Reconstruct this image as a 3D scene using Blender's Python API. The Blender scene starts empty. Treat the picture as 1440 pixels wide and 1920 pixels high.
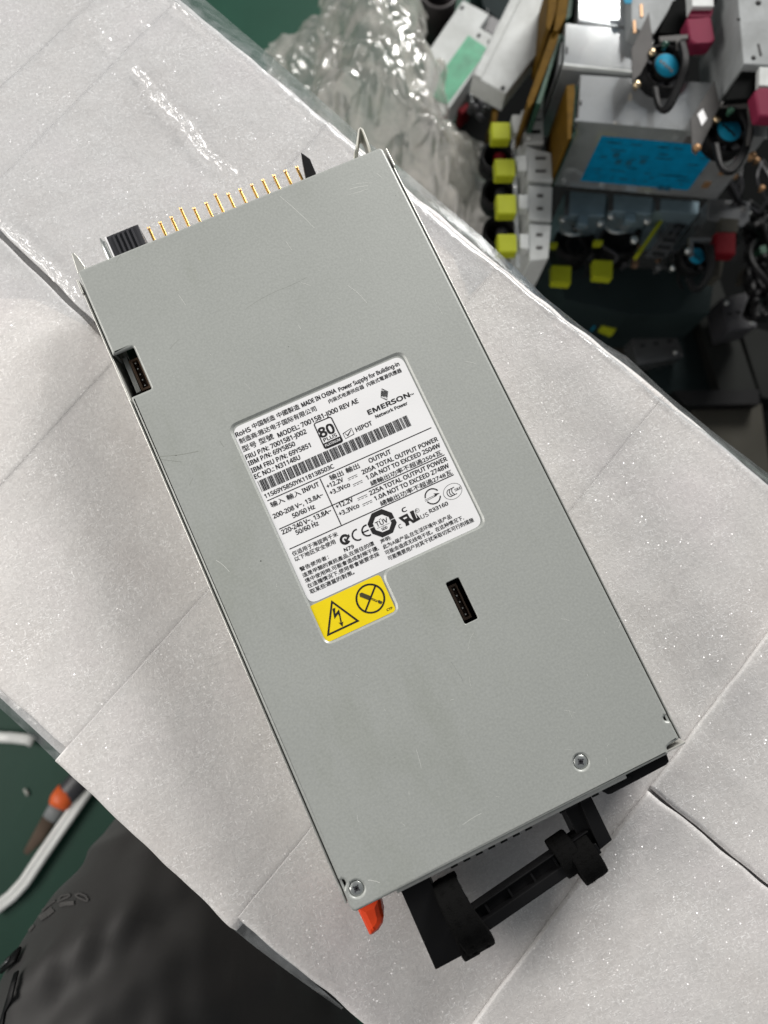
import bpy, bmesh, math, random
from mathutils import Vector, Matrix, noise
from mathutils.geometry import tessellate_polygon
random.seed(7)
S = bpy.context.scene
# ------------------------------------------------------------------ camera
CAM = Vector((0.05259081, -0.21298107, 0.39267446))
RB = Matrix(((0.90690011, 0.41194873, -0.08848978),
             (-0.4205877, 0.89767089, -0.1315027),
             (0.02526233, 0.15647753, 0.98735839)))
FPX = 1463.0
cd = bpy.data.cameras.new('camera')
cam = bpy.data.objects.new('camera', cd)
S.collection.objects.link(cam)
cam.matrix_world = Matrix.Translation(CAM) @ RB.to_4x4()
cd.sensor_fit = 'HORIZONTAL'; cd.sensor_width = 36.0
cd.lens = FPX / 1440 * 36.0
cd.clip_start = 0.01; cd.clip_end = 50
cd.dof.use_dof = True
cd.dof.focus_distance = 0.37
cd.dof.aperture_fstop = 9.6
S.camera = cam
S.view_settings.view_transform = 'Standard'
S.view_settings.look = 'None'
S.view_settings.exposure = 0.0
S.view_settings.gamma = 1.0
# ------------------------------------------------------------------ light of the room
w = bpy.data.worlds.new('World'); S.world = w; w.use_nodes = True
bg = w.node_tree.nodes['Background']
bg.inputs[0].default_value = (0.90, 0.95, 1.0, 1); bg.inputs[1].default_value = 0.19

def window_light(name, loc, target, sx, sy, power, col):
    ld = bpy.data.lights.new(name, 'AREA'); ld.shape = 'RECTANGLE'
    ld.size = sx; ld.size_y = sy; ld.energy = power; ld.color = col
    o = bpy.data.objects.new(name, ld); S.collection.objects.link(o)
    o.location = loc
    o.rotation_euler = (Vector(target) - Vector(loc)).to_track_quat('-Z', 'Y').to_euler()
    return o
window_light('window_light', (1.85, 1.30, 1.10), (0.08, -0.15, 0.0), 1.0, 0.8, 84, (1.0, 0.975, 0.94))
window_light('side_window_light', (-1.25, 0.30, 0.75), (0.0, -0.15, 0.0), 1.1, 0.6, 22, (1.0, 0.96, 0.91))

# ------------------------------------------------------------------ helpers
def P(px, py, z):
    """point of the plane z that the photograph shows at px, py"""
    d = RB @ Vector((px - 720.0, -(py - 960.0), -FPX))
    k = (z - CAM.z) / d.z
    return CAM + d * k
def P2(p, z):
    q = P(p[0], p[1], z); return (q.x, q.y)

class MB:
    def __init__(s): s.v = []; s.f = []; s.m = []; s.sm = []
    def add(s, vs, fs, mi=0, smooth=False):
        o = len(s.v); s.v += [tuple(x) for x in vs]
        for f in fs:
            s.f.append([i + o for i in f]); s.m.append(mi); s.sm.append(smooth)
        return s
    def box(s, c, size, M=None, mi=0):
        x, y, z = [q / 2 for q in size]
        vs = [Vector((a * x, b * y, d * z)) for a in (-1, 1) for b in (-1, 1) for d in (-1, 1)]
        if M is not None: vs = [M @ q for q in vs]
        c = Vector(c); vs = [q + c for q in vs]
        return s.add(vs, [(0, 1, 3, 2), (4, 6, 7, 5), (0, 4, 5, 1), (2, 3, 7, 6), (0, 2, 6, 4), (1, 5, 7, 3)], mi)
    def prism(s, poly, z0, z1, mi=0, holes=()):
        loops = [ccw(poly)] + [ccw(h)[::-1] for h in holes]
        flat = [p for l in loops for p in l]; n = len(flat)
        tr = tessellate_polygon([[Vector((p[0], p[1], 0)) for p in l] for l in loops])
        vs = [(p[0], p[1], z1) for p in flat] + [(p[0], p[1], z0) for p in flat]
        fs = []
        for a, b, c in tr:
            A, B, C_ = Vector(flat[a]), Vector(flat[b]), Vector(flat[c])
            if (B - A).cross(C_ - A) < 0: b, c = c, b
            fs.append((a, b, c)); fs.append((a + n, c + n, b + n))
        o = 0
        for l in loops:
            k = len(l)
            for i in range(k):
                j = (i + 1) % k
                fs.append((o + i, o + i + n, o + j + n, o + j))
            o += k
        return s.add(vs, fs, mi)
    def cap(s, loops, z, mi=0):
        loops = [ccw(loops[0])] + [ccw(h)[::-1] for h in loops[1:]]
        flat = [p for l in loops for p in l]
        tr = tessellate_polygon([[Vector((p[0], p[1], 0)) for p in l] for l in loops])
        fs = []
        for a, b, c in tr:
            A, B, C_ = Vector(flat[a]), Vector(flat[b]), Vector(flat[c])
            if (B - A).cross(C_ - A) < 0: b, c = c, b
            fs.append((a, b, c))
        return s.add([(p[0], p[1], z) for p in flat], fs, mi)
    def rings(s, loops, mi=0, smooth=True, flip=False):
        """loops: list of (poly, z), equal vertex counts, poly ccw"""
        n = len(loops[0][0]); vs = []
        for poly, z in loops: vs += [(p[0], p[1], z) for p in poly]
        fs = []
        for r in range(len(loops) - 1):
            for i in range(n):
                j = (i + 1) % n
                q = (r * n + i, (r + 1) * n + i, (r + 1) * n + j, r * n + j)
                fs.append(q[::-1] if flip else q)
        return s.add(vs, fs, mi, smooth)
    def tube(s, path, r, n=8, mi=0, closed=False, flat=1.0, up=None):
        path = [Vector(p) for p in path]; k = len(path); vs = []; fs = []
        for i, p in enumerate(path):
            a = path[(i - 1) % k] if (closed or i) else p
            b = path[(i + 1) % k] if (closed or i < k - 1) else p
            t = (b - a).normalized()
            u = Vector(up) if up is not None else Vector((0, 0, 1))
            if abs(t.dot(u)) > .95: u = Vector((1, 0, 0))
            e1 = t.cross(u).normalized(); e2 = e1.cross(t).normalized()
            rr = r[i] if isinstance(r, (list, tuple)) else r
            for q in range(n):
                an = 2 * math.pi * q / n
                vs.append(p + e1 * math.cos(an) * rr + e2 * math.sin(an) * rr * flat)
        for i in range(k if closed else k - 1):
            for q in range(n):
                fs.append((i * n + q, i * n + (q + 1) % n, ((i + 1) % k) * n + (q + 1) % n, ((i + 1) % k) * n + q))
        if not closed:
            fs.append(tuple(range(n))[::-1]); fs.append(tuple((k - 1) * n + q for q in range(n)))
        return s.add(vs, fs, mi, True)
    def ribbon(s, path, width, thick, side, mi=0):
        """band along path; side(i) gives the across direction"""
        vs = []; fs = []; k = len(path)
        path = [Vector(p) for p in path]
        for i, p in enumerate(path):
            t = (path[min(i + 1, k - 1)] - path[max(i - 1, 0)]).normalized()
            sd = Vector(side) if not callable(side) else side(i)
            sd = (sd - t * sd.dot(t)).normalized(); nn = t.cross(sd).normalized()
            W = width[i] if isinstance(width, (list, tuple)) else width
            for a, b in ((-1, -.7), (-.86, -1), (0, -1), (.86, -1), (1, -.7), (1, .7), (.86, 1), (0, 1), (-.86, 1), (-1, .7)):
                vs.append(p + sd * a * W / 2 + nn * b * thick / 2)
        n = 10
        for i in range(k - 1):
            for q in range(n): fs.append((i * n + q, i * n + (q + 1) % n, (i + 1) * n + (q + 1) % n, (i + 1) * n + q))
        fs.append(tuple(range(n))[::-1]); fs.append(tuple((k - 1) * n + q for q in range(n)))
        return s.add(vs, fs, mi, True)
    def lathe(s, c, prof, n=24, M=None, mi=0, smooth=True):
        vs = []; fs = []
        for r, z in prof:
            for q in range(n):
                a = 2 * math.pi * q / n
                v = Vector((r * math.cos(a), r * math.sin(a), z))
                if M is not None: v = M @ v
                vs.append(v + Vector(c))
        for i in range(len(prof) - 1):
            for q in range(n): fs.append((i * n + q, i * n + (q + 1) % n, (i + 1) * n + (q + 1) % n, (i + 1) * n + q))
        if prof[-1][0] > 1e-6: fs.append(tuple((len(prof) - 1) * n + q for q in range(n)))
        if prof[0][0] > 1e-6: fs.append(tuple(range(n))[::-1])
        return s.add(vs, fs, mi, smooth)
    def build(s, name, mats, parent=None, bevel=0, recalc=False, seg=2):
        me = bpy.data.meshes.new(name); me.from_pydata(s.v, [], s.f)
        if not isinstance(mats, (list, tuple)): mats = [mats]
        for m in mats: me.materials.append(m)
        me.polygons.foreach_set('material_index', s.m)
        me.polygons.foreach_set('use_smooth', s.sm)
        me.update()
        if recalc:
            b = bmesh.new(); b.from_mesh(me); bmesh.ops.recalc_face_normals(b, faces=b.faces); b.to_mesh(me); b.free()
        o = bpy.data.objects.new(name, me); S.collection.objects.link(o)
        if parent is not None: adopt(o, parent)
        if bevel:
            md = o.modifiers.new('bevel', 'BEVEL'); md.width = bevel; md.segments = seg; md.limit_method = 'ANGLE'
            md.angle_limit = math.radians(35)
        return o
BASES = {}
def adopt(o, parent):
    o.parent = parent
    base = BASES.get(parent.name, Vector((0, 0, 0)))
    o.location = -base
    BASES[o.name] = Vector((0, 0, 0))
def ccw(p):
    a = sum(p[i][0] * p[(i + 1) % len(p)][1] - p[(i + 1) % len(p)][0] * p[i][1] for i in range(len(p)))
    return list(p) if a > 0 else list(p)[::-1]
def offset(poly, d):
    """poly ccw; d > 0 grows"""
    n = len(poly); out = []
    for i in range(n):
        a, b, c = Vector(poly[i - 1]), Vector(poly[i]), Vector(poly[(i + 1) % n])
        e1 = (b - a).normalized(); e2 = (c - b).normalized()
        n1 = Vector((e1.y, -e1.x)); n2 = Vector((e2.y, -e2.x))
        m = n1 + n2
        m = m / max(m.length_squared / 2, 0.35)
        out.append((b.x + m.x * d, b.y + m.y * d))
    return out
def rounded(poly, r, n=5):
    poly = ccw(poly); out = []
    rs = r if isinstance(r, (list, tuple)) else [r] * len(poly)
    N = len(poly)
    for i in range(N):
        a, b, c = Vector(poly[i - 1]), Vector(poly[i]), Vector(poly[(i + 1) % N])
        d1 = (a - b); d2 = (c - b); rr = min(rs[i], d1.length * .45, d2.length * .45)
        p1 = b + d1.normalized() * rr; p2 = b + d2.normalized() * rr
        if rr < 1e-6: out.append((b.x, b.y)); continue
        for k in range(n + 1):
            t = k / n
            q = p1 * (1 - t) ** 2 + b * 2 * t * (1 - t) + p2 * t * t
            out.append((q.x, q.y))
    return out
def circle(c, r, n=32): return [(c[0] + r * math.cos(2 * math.pi * i / n), c[1] + r * math.sin(2 * math.pi * i / n)) for i in range(n)]
def thing(name, label, cat, loc=(0, 0, 0), group=None):
    o = bpy.data.objects.new(name, None); S.collection.objects.link(o)
    o.empty_display_size = .02; o.location = loc; BASES[o.name] = Vector(loc)
    o['label'] = label; o['category'] = cat
    if group: o['group'] = group
    return o
def tag(o, label, cat, group=None):
    o['label'] = label; o['category'] = cat
    if group: o['group'] = group
    return o

# ------------------------------------------------------------------ materials
def nodes(name):
    m = bpy.data.materials.new(name); m.use_nodes = True
    nt = m.node_tree; b = nt.nodes['Principled BSDF']
    return m, nt, b
def N(nt, t, **k):
    n = nt.nodes.new(t)
    for a, v in k.items():
        if a.startswith('i_'):
            key = a[2:]; key = int(key) if key.isdigit() else key.replace('_', ' ')
            n.inputs[key].default_value = v
        else: setattr(n, a, v)
    return n
def LK(nt, a, b): nt.links.new(a, b)
def coords(nt, scale=(1, 1, 1), rot=(0, 0, 0)):
    tc = N(nt, 'ShaderNodeTexCoord'); mp = N(nt, 'ShaderNodeMapping')
    mp.inputs['Scale'].default_value = scale; mp.inputs['Rotation'].default_value = rot
    LK(nt, tc.outputs['Object'], mp.inputs['Vector']); return mp.outputs['Vector']
def ramp(nt, fac, stops):
    r = N(nt, 'ShaderNodeValToRGB'); e = r.color_ramp.elements
    while len(e) < len(stops): e.new(0.5)
    for i, (p, c) in enumerate(stops):
        e[i].position = p; e[i].color = (*c, 1) if len(c) == 3 else c
    LK(nt, fac, r.inputs[0]); return r.outputs[0]
def simple(name, col, rough=.5, metal=0, bump=0, bscale=900, var=.12, vscale=60, spec=.4, coat=0, sheen=0):
    m, nt, b = nodes(name)
    v = coords(nt)
    nz = N(nt, 'ShaderNodeTexNoise', i_Scale=vscale, i_Detail=5.0); LK(nt, v, nz.inputs['Vector'])
    c0 = [max(0, x * (1 - var)) for x in col]; c1 = [min(1, x * (1 + var)) for x in col]
    LK(nt, ramp(nt, nz.outputs['Fac'], [(.3, c0), (.7, c1)]), b.inputs['Base Color'])
    b.inputs['Roughness'].default_value = rough; b.inputs['Metallic'].default_value = metal
    b.inputs['Specular IOR Level'].default_value = spec
    b.inputs['Coat Weight'].default_value = coat
    if sheen: b.inputs['Sheen Weight'].default_value = sheen; b.inputs['Sheen Roughness'].default_value = .5
    if metal > .5 or rough < .6:
        rr = N(nt, 'ShaderNodeMapRange', i_To_Min=max(.05, rough - .08), i_To_Max=rough + .1)
        n3 = N(nt, 'ShaderNodeTexNoise', i_Scale=vscale * 2.3, i_Detail=4.0); LK(nt, v, n3.inputs['Vector'])
        LK(nt, n3.outputs['Fac'], rr.inputs[0]); LK(nt, rr.outputs[0], b.inputs['Roughness'])
    if bump:
        n2 = N(nt, 'ShaderNodeTexNoise', i_Scale=bscale, i_Detail=3.0); LK(nt, v, n2.inputs['Vector'])
        bp = N(nt, 'ShaderNodeBump', i_Strength=bump, i_Distance=.0004)
        LK(nt, n2.outputs['Fac'], bp.inputs['Height']); LK(nt, bp.outputs[0], b.inputs['Normal'])
    return m

def paint_mat():
    m, nt, b = nodes('grey_green_cover_paint')
    v = coords(nt)
    big = N(nt, 'ShaderNodeTexNoise', i_Scale=11.0, i_Detail=4.0, i_Roughness=.6); LK(nt, v, big.inputs['Vector'])
    fine = N(nt, 'ShaderNodeTexNoise', i_Scale=900.0, i_Detail=3.0); LK(nt, v, fine.inputs['Vector'])
    base = ramp(nt, big.outputs['Fac'], [(.3, (.362, .378, .358)), (.7, (.382, .398, .378))])
    mx = N(nt, 'ShaderNodeMix', data_type='RGBA', blend_type='MULTIPLY'); mx.inputs[0].default_value = .6
    LK(nt, base, mx.inputs[6]); LK(nt, ramp(nt, fine.outputs['Fac'], [(.3, (.84, .84, .84)), (.7, (1.08, 1.08, 1.08))]), mx.inputs[7])
    # rubbed dirt patches
    v2 = coords(nt, (28, 10, 10), (0, 0, .9))
    d = N(nt, 'ShaderNodeTexNoise', i_Scale=1.0, i_Detail=7.0, i_Roughness=.65); LK(nt, v2, d.inputs['Vector'])
    mx2 = N(nt, 'ShaderNodeMix', data_type='RGBA', blend_type='MULTIPLY')
    LK(nt, ramp(nt, d.outputs['Fac'], [(.55, (0, 0, 0)), (.75, (.4, .4, .4))]), mx2.inputs[0])
    LK(nt, mx.outputs[2], mx2.inputs[6]); mx2.inputs[7].default_value = (.72, .74, .66, 1)
    LK(nt, mx2.outputs[2], b.inputs['Base Color'])
    b.inputs['Roughness'].default_value = .42
    LK(nt, ramp(nt, big.outputs['Fac'], [(.3, (.38,) * 3), (.7, (.48,) * 3)]), b.inputs['Roughness'])
    b.inputs['Metallic'].default_value = .12
    b.inputs['Coat Weight'].default_value = .35; b.inputs['Coat Roughness'].default_value = .22
    bp = N(nt, 'ShaderNodeBump', i_Strength=.16, i_Distance=.0003)
    LK(nt, fine.outputs['Fac'], bp.inputs['Height']); LK(nt, bp.outputs[0], b.inputs['Normal'])
    return m

def foam_mat():
    m, nt, b = nodes('white_foam')
    v = coords(nt)
    big = N(nt, 'ShaderNodeTexNoise', i_Scale=16.0, i_Detail=4.0); LK(nt, v, big.inputs['Vector'])
    base = ramp(nt, big.outputs['Fac'], [(.3, (.645, .618, .600)), (.5, (.68, .66, .645)), (.72, (.70, .668, .662))])
    def strokes(sx, sy, rot, lo):
        """short bright fibres of the torn foam skin, and painted sparkle specks"""
        vv = coords(nt, (sx, sy, sx), (0, 0, rot))
        wp = N(nt, 'ShaderNodeTexNoise', i_Scale=.35, i_Detail=2.0); LK(nt, vv, wp.inputs['Vector'])
        ad = N(nt, 'ShaderNodeVectorMath', operation='MULTIPLY_ADD'); ad.inputs[1].default_value = (2.2, 2.2, 0)
        LK(nt, wp.outputs['Color'], ad.inputs[0]); LK(nt, vv, ad.inputs[2])
        vo = N(nt, 'ShaderNodeTexVoronoi', feature='F1', i_Scale=1.0); LK(nt, ad.outputs[0], vo.inputs['Vector'])
        sep = N(nt, 'ShaderNodeSeparateColor'); LK(nt, vo.outputs['Color'], sep.inputs[0])
        pick = ramp(nt, sep.outputs[0], [(lo, (0,) * 3), (lo + .06, (1,) * 3)])
        near = ramp(nt, vo.outputs['Distance'], [(.18, (1,) * 3), (.42, (0,) * 3)])
        mu = N(nt, 'ShaderNodeMath', operation='MULTIPLY'); LK(nt, pick, mu.inputs[0]); LK(nt, near, mu.inputs[1])
        return mu.outputs[0]
    a = strokes(330, 1250, .75, .66); c = strokes(1300, 380, .95, .72); d = strokes(800, 800, .2, .80); e = strokes(420, 1700, 1.9, .70)  # d paints the foam's sparkle into the colour as white specks
    def mx2(p, q):
        n = N(nt, 'ShaderNodeMath', operation='MAXIMUM'); LK(nt, p, n.inputs[0]); LK(nt, q, n.inputs[1]); return n.outputs[0]
    st = mx2(mx2(a, c), mx2(d, e))
    # patches with more and with fewer fibres
    pa = N(nt, 'ShaderNodeTexNoise', i_Scale=45.0, i_Detail=3.0); LK(nt, v, pa.inputs['Vector'])
    amt = N(nt, 'ShaderNodeMath', operation='MULTIPLY'); LK(nt, st, amt.inputs[0]); LK(nt, ramp(nt, pa.outputs['Fac'], [(.35, (.16,) * 3), (.68, (.72,) * 3)]), amt.inputs[1])
    gr = N(nt, 'ShaderNodeTexNoise', i_Scale=620.0, i_Detail=3.0, i_Roughness=.6, i_Distortion=.6); LK(nt, v, gr.inputs['Vector'])
    mg = N(nt, 'ShaderNodeMix', data_type='RGBA', blend_type='MULTIPLY'); mg.inputs[0].default_value = 1.0
    LK(nt, base, mg.inputs[6]); LK(nt, ramp(nt, gr.outputs['Fac'], [(.3, (.90,) * 3), (.65, (1.03,) * 3)]), mg.inputs[7])
    mx = N(nt, 'ShaderNodeMix', data_type='RGBA', blend_type='MIX')
    LK(nt, amt.outputs[0], mx.inputs[0]); LK(nt, mg.outputs[2], mx.inputs[6]); mx.inputs[7].default_value = (.93, .92, .91, 1)
    LK(nt, mx.outputs[2], b.inputs['Base Color'])
    LK(nt, ramp(nt, gr.outputs['Fac'], [(.3, (.28,) * 3), (.7, (.6,) * 3)]), b.inputs['Roughness'])
    b.inputs['Specular IOR Level'].default_value = .5
    b.inputs['Subsurface Weight'].default_value = .6
    b.inputs['Subsurface Radius'].default_value = (.008, .008, .008)
    b.inputs['Subsurface Scale'].default_value = 1.0
    ge = N(nt, 'ShaderNodeNewGeometry')
    fv = N(nt, 'ShaderNodeTexVoronoi', feature='F1', i_Scale=900.0); LK(nt, v, fv.inputs['Vector'])
    sc_ = N(nt, 'ShaderNodeVectorMath', operation='MULTIPLY_ADD'); sc_.inputs[1].default_value = (1.9, 1.9, .6); sc_.inputs[2].default_value = (-.95, -.95, -.3)
    LK(nt, fv.outputs['Color'], sc_.inputs[0])
    an = N(nt, 'ShaderNodeVectorMath', operation='ADD'); LK(nt, ge.outputs['Normal'], an.inputs[0]); LK(nt, sc_.outputs[0], an.inputs[1])
    nm = N(nt, 'ShaderNodeVectorMath', operation='NORMALIZE'); LK(nt, an.outputs[0], nm.inputs[0])
    cwm = N(nt, 'ShaderNodeMath', operation='MULTIPLY')
    LK(nt, nm.outputs[0], b.inputs['Coat Normal']); b.inputs['Coat Roughness'].default_value = .22
    LK(nt, ramp(nt, fv.outputs['Distance'], [(.22, (.8,) * 3), (.42, (0,) * 3)]), cwm.inputs[0])
    LK(nt, ramp(nt, pa.outputs['Fac'], [(.36, (.2,) * 3), (.62, (1,) * 3)]), cwm.inputs[1]); LK(nt, cwm.outputs[0], b.inputs['Coat Weight']); b.inputs['Coat IOR'].default_value = 1.7
    # shallow creases running along the strips
    wv = coords(nt, (1, 1, 1), (0, 0, math.radians(-14)))
    cr = N(nt, 'ShaderNodeTexNoise', i_Scale=1.0, i_Detail=3.0); LK(nt, coords(nt, (9, 120, 9), (0, 0, math.radians(-28))), cr.inputs['Vector'])
    h1 = N(nt, 'ShaderNodeMath', operation='MULTIPLY_ADD', i_1=.45); LK(nt, st, h1.inputs[0]); LK(nt, gr.outputs['Fac'], h1.inputs[2])
    h2 = N(nt, 'ShaderNodeMath', operation='MULTIPLY_ADD', i_1=1.2); LK(nt, cr.outputs['Fac'], h2.inputs[0]); LK(nt, h1.outputs[0], h2.inputs[2])
    bp = N(nt, 'ShaderNodeBump', i_Strength=.34, i_Distance=.0005)
    LK(nt, h2.outputs[0], bp.inputs['Height']); LK(nt, bp.outputs[0], b.inputs['Normal'])
    return m

def film_mat(name, alpha_lo, alpha_hi, col=(.8, .82, .84), rough=.13, scale=90, bump=.5, trans=.5, base=.06):
    m, nt, b = nodes(name)
    out = nt.nodes['Material Output']
    v = coords(nt)
    nz = N(nt, 'ShaderNodeTexNoise', i_Scale=scale, i_Detail=5.0, i_Distortion=.8); LK(nt, v, nz.inputs['Vector'])
    bp = N(nt, 'ShaderNodeBump', i_Strength=bump, i_Distance=.002); LK(nt, nz.outputs['Fac'], bp.inputs['Height'])
    gl = N(nt, 'ShaderNodeBsdfGlossy', i_Roughness=rough); gl.inputs['Color'].default_value = (1, 1, 1, 1)
    LK(nt, bp.outputs[0], gl.inputs['Normal'])
    df = N(nt, 'ShaderNodeBsdfDiffuse'); df.inputs['Color'].default_value = (*col, 1)
    tl = N(nt, 'ShaderNodeBsdfTranslucent'); tl.inputs['Color'].default_value = (*col, 1)
    m0 = N(nt, 'ShaderNodeMixShader', i_0=trans); LK(nt, df.outputs[0], m0.inputs[1]); LK(nt, tl.outputs[0], m0.inputs[2])
    tp = N(nt, 'ShaderNodeBsdfTransparent'); tp.inputs['Color'].default_value = (.96, .97, .98, 1)
    m1 = N(nt, 'ShaderNodeMixShader')
    LK(nt, ramp(nt, nz.outputs['Fac'], [(.35, (alpha_lo,) * 3), (.7, (alpha_hi,) * 3)]), m1.inputs[0])
    LK(nt, tp.outputs[0], m1.inputs[1]); LK(nt, m0.outputs[0], m1.inputs[2])
    fr = N(nt, 'ShaderNodeLayerWeight', i_Blend=.5); LK(nt, bp.outputs[0], fr.inputs['Normal'])
    pw = N(nt, 'ShaderNodeMath', operation='POWER', i_1=4.0); LK(nt, fr.outputs['Facing'], pw.inputs[0])
    mu = N(nt, 'ShaderNodeMath', operation='MULTIPLY_ADD', i_1=.8, i_2=base, use_clamp=True); LK(nt, pw.outputs[0], mu.inputs[0])
    m2 = N(nt, 'ShaderNodeMixShader'); LK(nt, mu.outputs[0], m2.inputs[0])
    LK(nt, m1.outputs[0], m2.inputs[1]); LK(nt, gl.outputs[0], m2.inputs[2])
    LK(nt, m2.outputs[0], out.inputs['Surface'])
    return m

def floor_mat():
    m, nt, b = nodes('green_floor_paint')
    v = coords(nt)
    a = N(nt, 'ShaderNodeTexNoise', i_Scale=5.0, i_Detail=8.0, i_Roughness=.6); LK(nt, v, a.inputs['Vector'])
    c = N(nt, 'ShaderNodeTexNoise', i_Scale=40.0, i_Detail=6.0, i_Roughness=.7); LK(nt, v, c.inputs['Vector'])
    base = ramp(nt, a.outputs['Fac'], [(.3, (.010, .042, .027)), (.7, (.014, .058, .038))])
    mx = N(nt, 'ShaderNodeMix', data_type='RGBA', blend_type='MIX')
    LK(nt, ramp(nt, c.outputs['Fac'], [(.66, (0, 0, 0)), (.8, (.35, .35, .35))]), mx.inputs[0])
    LK(nt, base, mx.inputs[6]); mx.inputs[7].default_value = (.16, .19, .165, 1)
    LK(nt, mx.outputs[2], b.inputs['Base Color'])
    b.inputs['Roughness'].default_value = .5; b.inputs['Specular IOR Level'].default_value = .22
    bp = N(nt, 'ShaderNodeBump', i_Strength=.25, i_Distance=.001)
    LK(nt, c.outputs['Fac'], bp.inputs['Height']); LK(nt, bp.outputs[0], b.inputs['Normal'])
    return m

def metal_mat(name, col=(.62, .64, .64), rough=.32, spangle=90, bump=.05, metal=.95):
    m, nt, b = nodes(name)
    v = coords(nt)
    vo = N(nt, 'ShaderNodeTexVoronoi', feature='F1', i_Scale=float(spangle)); LK(nt, v, vo.inputs['Vector'])
    nz = N(nt, 'ShaderNodeTexNoise', i_Scale=25.0, i_Detail=7.0, i_Roughness=.65); LK(nt, v, nz.inputs['Vector'])
    mx = N(nt, 'ShaderNodeMix', data_type='RGBA', blend_type='MULTIPLY'); mx.inputs[0].default_value = .5
    mx.inputs[6].default_value = (*col, 1)
    LK(nt, ramp(nt, vo.outputs['Color'], [(.2, (.86, .86, .86)), (.8, (1.05, 1.05, 1.05))]), mx.inputs[7])
    mx2 = N(nt, 'ShaderNodeMix', data_type='RGBA', blend_type='MULTIPLY'); mx2.inputs[0].default_value = .8
    LK(nt, mx.outputs[2], mx2.inputs[6]); LK(nt, ramp(nt, nz.outputs['Fac'], [(.3, (.72, .71, .69)), (.6, (1, 1, 1))]), mx2.inputs[7])
    LK(nt, mx2.outputs[2], b.inputs['Base Color'])
    b.inputs['Metallic'].default_value = metal
    LK(nt, ramp(nt, nz.outputs['Fac'], [(.3, (rough * 1.3,) * 3), (.7, (rough * .85,) * 3)]), b.inputs['Roughness'])
    bp = N(nt, 'ShaderNodeBump', i_Strength=bump, i_Distance=.002)
    LK(nt, nz.outputs['Fac'], bp.inputs['Height']); LK(nt, bp.outputs[0], b.inputs['Normal'])
    return m

M_PAINT = paint_mat()
M_FOAM = foam_mat()
M_FILM = film_mat('clear_wrap_film', .0, .08, scale=60, bump=.06, rough=.2)
M_RIM = film_mat('layered_wrap_film', .12, .40, col=(.62, .65, .67), scale=90, bump=.15, rough=.22)
M_BAG = film_mat('crumpled_bag_film', .42, .86, col=(.72, .69, .64), scale=45, bump=.35, rough=.14, base=.14)
M_FLOOR = floor_mat()
M_ZINC = metal_mat('zinc_plated_steel', (.27, .285, .29), .5, 90, .010, 0.0)
M_ZINC.node_tree.nodes['Principled BSDF'].inputs['Specular IOR Level'].default_value = .12
M_ZINCD = metal_mat('dull_steel', (.13, .135, .14), .15, 90, .02, .5)
M_CHAS = metal_mat('chassis_steel', (.66, .66, .62), .35, 140, .05, .6)
M_SCREW = simple('screw_steel', (.62, .64, .62), .28, .9, var=.1)
M_BLK = simple('black_plastic', (.0055, .0055, .006), .5, 0, .25, 1500, spec=.16)
M_BLKG = simple('dark_connector_plastic', (.045, .045, .05), .36, 0, .2, 1500)
M_FUZZ = simple('black_loop_fabric', (.004, .004, .004), .95, 0, 1.0, 1500, spec=.1)
M_GOLD = simple('gold_plating', (.82, .48, .13), .36, 1.0, var=.08)
M_ORG = simple('orange_plastic', (.78, .062, .010), .42, 0, .15, 1500, var=.06)
M_WLAB = simple('white_label_paper', (.80, .80, .81), .38, 0, .06, 900, var=.02)
M_YLAB = simple('yellow_label_paper', (.83, .64, .006), .42, 0, .12, 700, var=.03)
M_INK = simple('black_ink', (.012, .011, .012), .5, var=.05)
M_INKO = simple('olive_ink', (.055, .05, .02), .5, var=.05)
M_BRN = simple('brown_connector_plastic', (.17, .105, .065), .4, 0, .2)
M_PCB = simple('green_circuit_board', (.022, .065, .042), .5, 0, .3, 500, var=.35, vscale=300, spec=.2)
M_TIN = simple('tinned_pin', (.7, .68, .62), .3, 1)
M_SCR = simple('bright_scratch', (.74, .75, .71), .35, .1)
M_SPK = simple('dark_speck', (.05, .05, .045), .7)

HP = 0.041
# ------------------------------------------------------------------ floor
fl = MB()
fl.add([(-6, -6, -.6), (6, -6, -.6), (6, 6, -.6), (-6, 6, -.6)], [(0, 1, 2, 3)])
o = fl.build('floor', M_FLOOR); o['kind'] = 'structure'

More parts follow.
